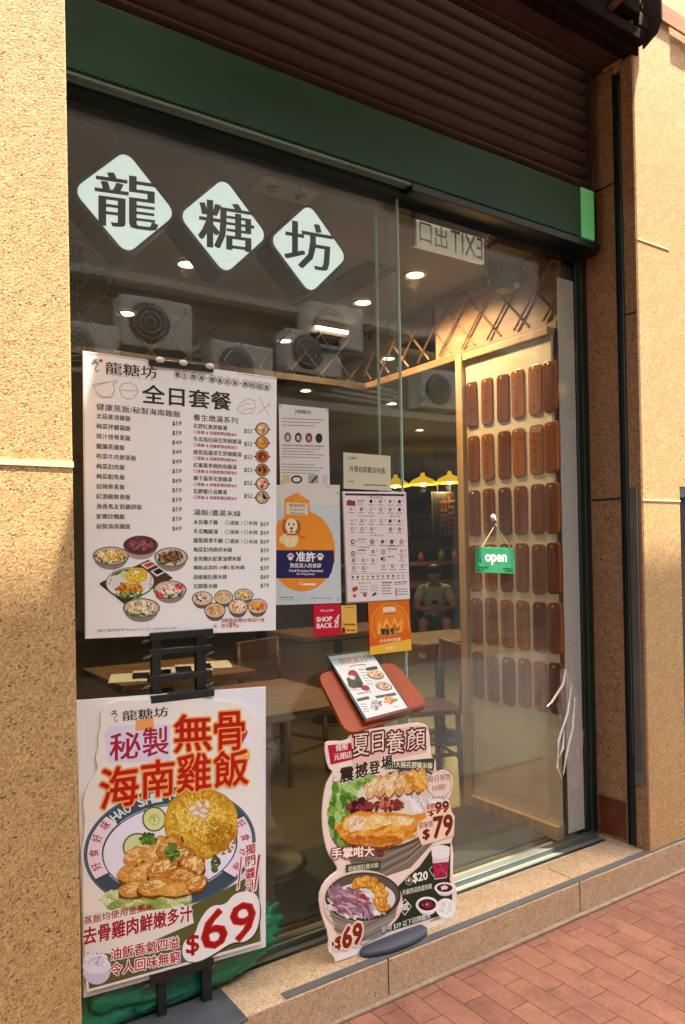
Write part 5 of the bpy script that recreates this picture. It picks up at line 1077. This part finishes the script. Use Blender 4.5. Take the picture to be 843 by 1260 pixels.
# dark green lower ground
a.poly([(531, 1041), (554.5, 1037), (553.5, 1082), (556, 1096), (557, 1122), (410, 1168), (408, 1160), (470, 1110), (500, 1080)], '263018')
a.poly([(506, 1070), (519, 1056), (531, 1041), (534, 1041), (516, 1066), (490, 1088)], 'ecd3bd')
a.poly([(410, 1170.5), (559, 1125.5), (558, 1134.5), (413.5, 1183)], 'e9e2da')
a.poly([(425, 1064), (468, 1058.5), (467.5, 1070), (425, 1076)], '39431f'); a.text('胡椒豬肚雞米線', 428, 1072, 465, 1067, 6.5, 'e6dcc0', .01)
# small bowl
a.ell(446, 1110, 49, 40, 'e2cbb4', 0, 40); a.poly([(399, 1106), (492, 1098), (486, 1128), (466, 1150), (440, 1160), (414, 1146)], '8c8074'); a.ell(445, 1132, 33, 24, '8c8074')
for k in range(5): a.line([(402+k*3, 1118+k*8), (446, 1134+k*7), (490-k*4, 1112+k*9)], 1.6, '6a5f56' if k % 2 else 'a69a8c')
a.ell(446, 1103, 46.5, 30, '3c3630', -3, 44); a.ell(446, 1102, 43.5, 27, '5a5148', -3, 44); a.ell(446, 1107, 40, 22, 'e0d8cc', -3)
a.scatter(440, 1112, 34, 16, ['ece6dc', 'd8cec2', 'f2eee8', 'c8bcae'], 70, 2.6, 4, 20, seed=131)
a.scatter(430, 1109, 20, 15, ['9a6a78', 'b08a94', '7a4e5e', 'c8a8ac', '8a5a68'], 60, 3, 3.2, 30, seed=132); a.scatter(412, 1097, 8, 6, ['8a6a70', 'b094a0'], 12, 2.6, 2.6, seed=133); a.scatter(452, 1122, 7, 6, ['9a6a80', 'b090a0', '7a5068'], 12, 2.6, 3, 80, seed=134)
for k, (x, y) in enumerate([(439, 1086), (448, 1084), (456, 1085), (464, 1092), (468, 1100), (466, 1108), (470, 1115)]):
    a.ell(x+.8, y+1, 6, 9, '8a4e14', 40+k*8); a.ell(x, y, 5.6, 8.6, ['d8942c', 'e2a640', 'cf8a24'][k % 3], 40+k*8); a.scatter(x, y, 3, 4, ['ecbc64', 'c07a1c'], 8, 1.6, 2, 60, seed=140+k)
a.scatter(446, 1102, 3, 2, ['a82a1c'], 4, 2, seed=150)
a.text('$', 412, 1169, 420.5, 1166.5, 16, '7a2614', .04, [(.14, 'f2d0b0')]); a.text('69', 421, 1167, 444.5, 1159, 25, '7a2614', .04, [(.12, 'f2d0b0')])
a.text('+', 500.5, 1086, 505.5, 1085, 4.6, 'e6e2d6', .04); a.ring(503, 1084, 4, 4.6, .5, 'e6e2d6'); a.text('$20', 508, 1087, 526, 1083.5, 12, 'efeadf', .035); a.text('升級西瓜奶蓋特飲', 494.5, 1101.5, 531, 1093, 6.8, 'e6e2d6', .015)
dm = [(498, 1106), (506, 1115), (498, 1126), (490.5, 1117)]; a.line(dm, .8, 'e6e2d6', True); a.text('或', 493.5, 1120.5, 502.5, 1119, 9, 'f2eee4', .02); a.text('任何 $39 以下招牌糖水', 469.5, 1148, 529.5, 1130, 8, 'e6e2d6', .02)
# drink and dessert bowls
a.poly([(530, 1043), (553.5, 1042), (549, 1080), (534, 1082)], 'd8d0ca'); a.poly([(531.5, 1062), (552, 1060), (548.5, 1079), (534.5, 1081)], 'a81f3c'); a.scatter(541, 1070, 7, 7, ['c23a54', '8a1430', 'b82a48'], 22, 2.2, seed=161); a.ell(541.5, 1044, 11.5, 4.5, 'efeae4'); a.ell(541.5, 1050, 11, 6, 'ece4de'); a.line([(531, 1066), (527.5, 1070), (533, 1078)], .7, 'd8d0ca')
for x, y, rx, ry, c in [(547, 1092.5, 12.5, 7, '4a1418'), (525, 1113, 14, 10, '4a0e16'), (548, 1117, 12.5, 12, 'efece8')]:
    a.ell(x+.3, y+3.4, rx*.8, ry*.95, 'd9d4d0'); a.ell(x, y, rx, ry, 'efece8'); a.ell(x, y, rx*.78, ry*.72, c)
a.scatter(547, 1092, 4, 2.4, ['e8dcd4'], 9, 1.4, seed=163); a.scatter(525, 1113, 6, 4, ['8a2a30', 'c89088', '6a1a20'], 12, 1.7, seed=164); a.scatter(548, 1116, 8, 7, ['f6f3ef', 'dcd6d0', 'e8e2dc'], 22, 2.2, 1.5, seed=165)
a.build('printed_face', t, None, loc @ SP.M)

# ================================================================== green bag behind the stand
b = MB(); bmesh.ops.create_icosphere(b.bm, subdivisions=5, radius=1)
from mathutils import noise
for v in b.bm.verts:
    n = v.co.normalized()
    p = Vector((abs(n.x)**.5*math.copysign(1, n.x), abs(n.y)**.75*math.copysign(1, n.y), abs(n.z)**.62*math.copysign(1, n.z)))
    wr = noise.noise(Vector((p.x*3.2+p.z*1.5, p.y*3, p.z*3.6)))*.14+abs(noise.noise(Vector((p.x*6+p.z*4, p.y*5, p.z*5+3))))*.22+abs(noise.noise(Vector((p.x*13-p.z*9, p.y*9, p.z*8))))*.08
    p *= 1-.06+wr
    p.z *= 1-.12*p.x
    v.co = Vector((.875+p.x*.345, -.066+p.y*.054, SZ+.098+p.z*.096+.05*max(0, p.x)**2))
    v.co.z = max(v.co.z, SZ+.0005)
for f in b.bm.faces: f.smooth = True
bagm = mat('green_vinyl', '17704a', .3, var=.15, scale=6, bump=.9, bscale=18)
bag = b.build('sand_bag', bagm); tag(bag, 'dark green vinyl bag lying on the step behind the poster stand', 'bag')
b = MB(); 
for k in range(5): b.tube([(1.14, -.08, SZ+.17+.004*k), (1.165+.004*k, -.09+.012*k, SZ+.19+.006*k), (1.175, -.10+.018*k, SZ+.215+.004*k)], [.012, .010, .004], 6)
b.build('tied_end', bagm, bag).parent = bag
bag.children[0].location = Vector((1.158, -.077, SZ+.17))-Vector(bag.location)

# ================================================================== seated person far inside
def skin_mesh(name, verts, edges, radii, m, parent, root=0, sub=2):
    bm = bmesh.new(); lay = bm.verts.layers.skin.verify()
    vs_ = [bm.verts.new(p) for p in verts]
    for i, j in edges: bm.edges.new((vs_[i], vs_[j]))
    for k, v in enumerate(vs_): v[lay].radius = (radii[k], radii[k]); v[lay].use_root = k == root
    me = bpy.data.meshes.new(name); bm.to_mesh(me); bm.free(); me.materials.append(m)
    o = bpy.data.objects.new(name, me); COL.objects.link(o); o.parent = parent
    s = o.modifiers.new('skin', 'SKIN'); s.use_smooth_shade = True
    d = o.modifiers.new('sub', 'SUBSURF'); d.levels = sub; d.render_levels = sub
    return o
skin_m = mat('skin', 'a8754f', .55); shirt_m = mat('white_shirt', 'b4b2aa', .8, var=.05, scale=20); short_m = mat('dark_shorts', '16161a', .8); hair_m = mat('dark_hair', '120e0c', .6)
PX_, PY_ = 6.50, 5.18
ang = math.atan2(-PY_-2.33, -PX_)          # faces the window
pr = thing('person', 'person in a white shirt and dark shorts sitting low and looking down at a phone', 'person', (PX_, PY_, FZ)); pr.rotation_euler = (0, 0, ang)
V = [(0, 0, .40), (.03, 0, .55), (.10, 0, .72), (.15, 0, .84), (.19, 0, .92), (.215, 0, .97), (.235, 0, 1.03), (.24, 0, 1.09),
     (.04, .10, .38), (.42, .15, .46), (.34, .16, .09), (.34, .16, .04), (.47, .17, .03),
     (.04, -.10, .38), (.42, -.15, .46), (.34, -.16, .09), (.34, -.16, .04), (.47, -.17, .03),
     (.14, .17, .83), (.22, .24, .62), (.40, .10, .60), (.46, .05, .62),
     (.14, -.17, .83), (.22, -.24, .62), (.40, -.10, .60), (.46, -.05, .62)]
E_ = [(0, 1), (1, 2), (2, 3), (3, 4), (4, 5), (5, 6), (6, 7), (0, 8), (8, 9), (9, 10), (10, 11), (11, 12), (0, 13), (13, 14), (14, 15), (15, 16), (16, 17), (3, 18), (18, 19), (19, 20), (20, 21), (3, 22), (22, 23), (23, 24), (24, 25)]
Rr = [.13, .125, .135, .11, .055, .07, .095, .085, .10, .062, .045, .042, .038, .10, .062, .045, .042, .038, .058, .042, .032, .035, .058, .042, .032, .035]
skin_mesh('body', V, E_, Rr, skin_m, pr)
skin_mesh('shirt', [(0, 0, .40), (.03, 0, .55), (.10, 0, .72), (.15, 0, .85), (.14, .17, .83), (.20, .225, .68), (.14, -.17, .83), (.20, -.225, .68), (.175, 0, .90)], [(0, 1), (1, 2), (2, 3), (3, 4), (4, 5), (3, 6), (6, 7), (3, 8)], [.15, .145, .155, .125, .075, .062, .075, .062, .085], shirt_m, pr)
skin_mesh('shorts', [(-.01, 0, .39), (.05, .10, .385), (.38, .147, .455), (.05, -.10, .385), (.38, -.147, .455)], [(0, 1), (1, 2), (0, 3), (3, 4)], [.15, .115, .082, .115, .082], short_m, pr)
b = MB(); b.ball((.222, 0, 1.085), .10, 3, (.95, .88, .85)); b.build('hair', hair_m, pr, None, Matrix())
for y in (.036, -.036):
    b = MB(); b.ball((.322, y, 1.055), .011, 2); b.build('eye', hair_m, pr, None, Matrix())
b = MB(); b.prism([(.335, -.012, 1.02), (.335, .012, 1.02), (.322, 0, 1.06)], (-.03, 0, 0), .004); b.build('nose', skin_m, pr, None, Matrix())
for sy in (1, -1):
    for k in range(5):
        b = MB(); x0 = .46; y0 = sy*(.045+.0)
        b.tube([(x0-.01, y0, .60+.016*k), (x0+.03, y0-sy*.02, .605+.016*k), (x0+.035, y0-sy*.045, .607+.015*k)], [.010, .009, .007], 6); b.build('finger', skin_m, pr, None, Matrix())
for sy in (1, -1):
    b = MB(); b.box(.29, .53, sy*.165-.05, sy*.165+.05, 0, .05, .02); b.build('shoe', mat('white_shoe', 'b8b4ac', .6), pr, None, Matrix())
Rz = Matrix.Rotation(ang, 4, 'Z'); ph = Rz @ Vector((.485, 0, .60))
b = MB(); b.box(-.004, .004, -.036, .036, 0, .14, .004); o = b.build('phone', mat('black_gloss', '0b0b0b'), None, None, Matrix.Translation(Vector((PX_, PY_, FZ))+ph) @ Rz @ Matrix.Rotation(D2R(-30), 4, 'Y')); tag(o, 'black phone held in both hands by the seated person', 'phone')
t = thing('low_stool', 'low dark stool under the seated person', 'stool', (PX_, PY_, FZ)); t.rotation_euler = (0, 0, ang)
b = MB(); b.box(-.17, .15, -.16, .16, .245, .275, .008); b.build('seat', mat('stool_dark', '1c1512', .5), t, None, Matrix())
for sx in (-.14, .12):
    for sy in (-.13, .13): b = MB(); b.tube([(sx, sy, 0), (sx, sy, .245)], .014, 8); b.build('leg', mat('stool_dark', '1c1512'), t, None, Matrix())

# ================================================================== the building across the street (seen only mirrored in the glass)
t = thing('opposite_building', 'weathered block across the street, seen only as a faint reflection in the glass', 'building', (4, -7, GZ))
b = MB(); b.box(-14, 26, -7.2, -6.6, GZ, 8.5); b.build('wall', mat('opp_wall', '8f8270', .8, var=.2, scale=1.5), t)
b = MB(); b.box(-14, 26, -6.599, -6.0, 3.42, 3.52); b.box(-14, 26, -6.599, -6.3, 4.75, 4.85); b.build('ledge', mat('opp_ledge', 'c0b6a2', .8), t)
for k in range(9):
    x = -8+k*3.4; b = MB(); b.box(x, x+2.6, -6.62, -6.585, GZ+.1, 2.7); b.build('shop_shutter', mat('opp_dark', '2a2622', .4), t)
b = MB()
for k in range(4): b.tube([(0, -6.5, 3.9+.1*k), (4.4, -6.5, 3.8+.1*k), (6.6+.3*k, -6.5, 3.7+.05*k), (7.2+.3*k, -6.5, 3.55)], .025, 8)
b.build('pipe', mat('opp_pipe', 'd0cabc', .6), t)
for k, (x, z, lab) in enumerate([(2.3, 3.52, 'leftmost, half hidden by the wall fan'), (3.15, 3.90, 'raised under the first two diamond signs'), (4.25, 3.52, 'in the middle above the full-day menu board'), (5.3, 3.84, 'second from right, under the long ceiling vent'), (5.65, 4.25, 'upper one of the stacked pair'), (7.6, 3.6, 'rightmost, beside the glass pane edge')]):
    q = thing('air_conditioner', 'cream outdoor air conditioner mirrored in glass, '+lab, 'air conditioner', (x, -6.25, z), 'outdoor air conditioners across the street')
    b = MB(); b.box(x-.42, x+.42, -6.4, -6.08, z+.03, z+.61, .02); b.build('casing', mat('ac_cream', 'e6e0cc', .5), q)
    b = MB(); b.lathe((x-.1, -6.078, z+.32), [(.0, .02), (.22, .02), (.235, .0)], 28, 'y', cap=False); b.build('fan_grille', mat('ac_dark', '4a463e', .5), q)
    b = MB()
    for r in (.06, .12, .18): b.tube([(x-.1+r*math.cos(w*.3927), -6.05, z+.32+r*math.sin(w*.3927)) for w in range(17)], .006, 5)
    b.build('grille_ring', mat('ac_cream', 'b8b098'), q)
    b = MB(); b.box(x-.36, x-.28, -6.38, -6.1, z, z+.0295); b.box(x+.28, x+.36, -6.38, -6.1, z, z+.0295); b.build('foot', mat('ac_dark', '4a463e'), q)
    if z > 3.6:
        b = MB(); b.box(x-.45, x+.45, -6.59, -6.05, z-.05, z-.001); b.build('bracket', mat('ac_dark', '4a463e'), q)
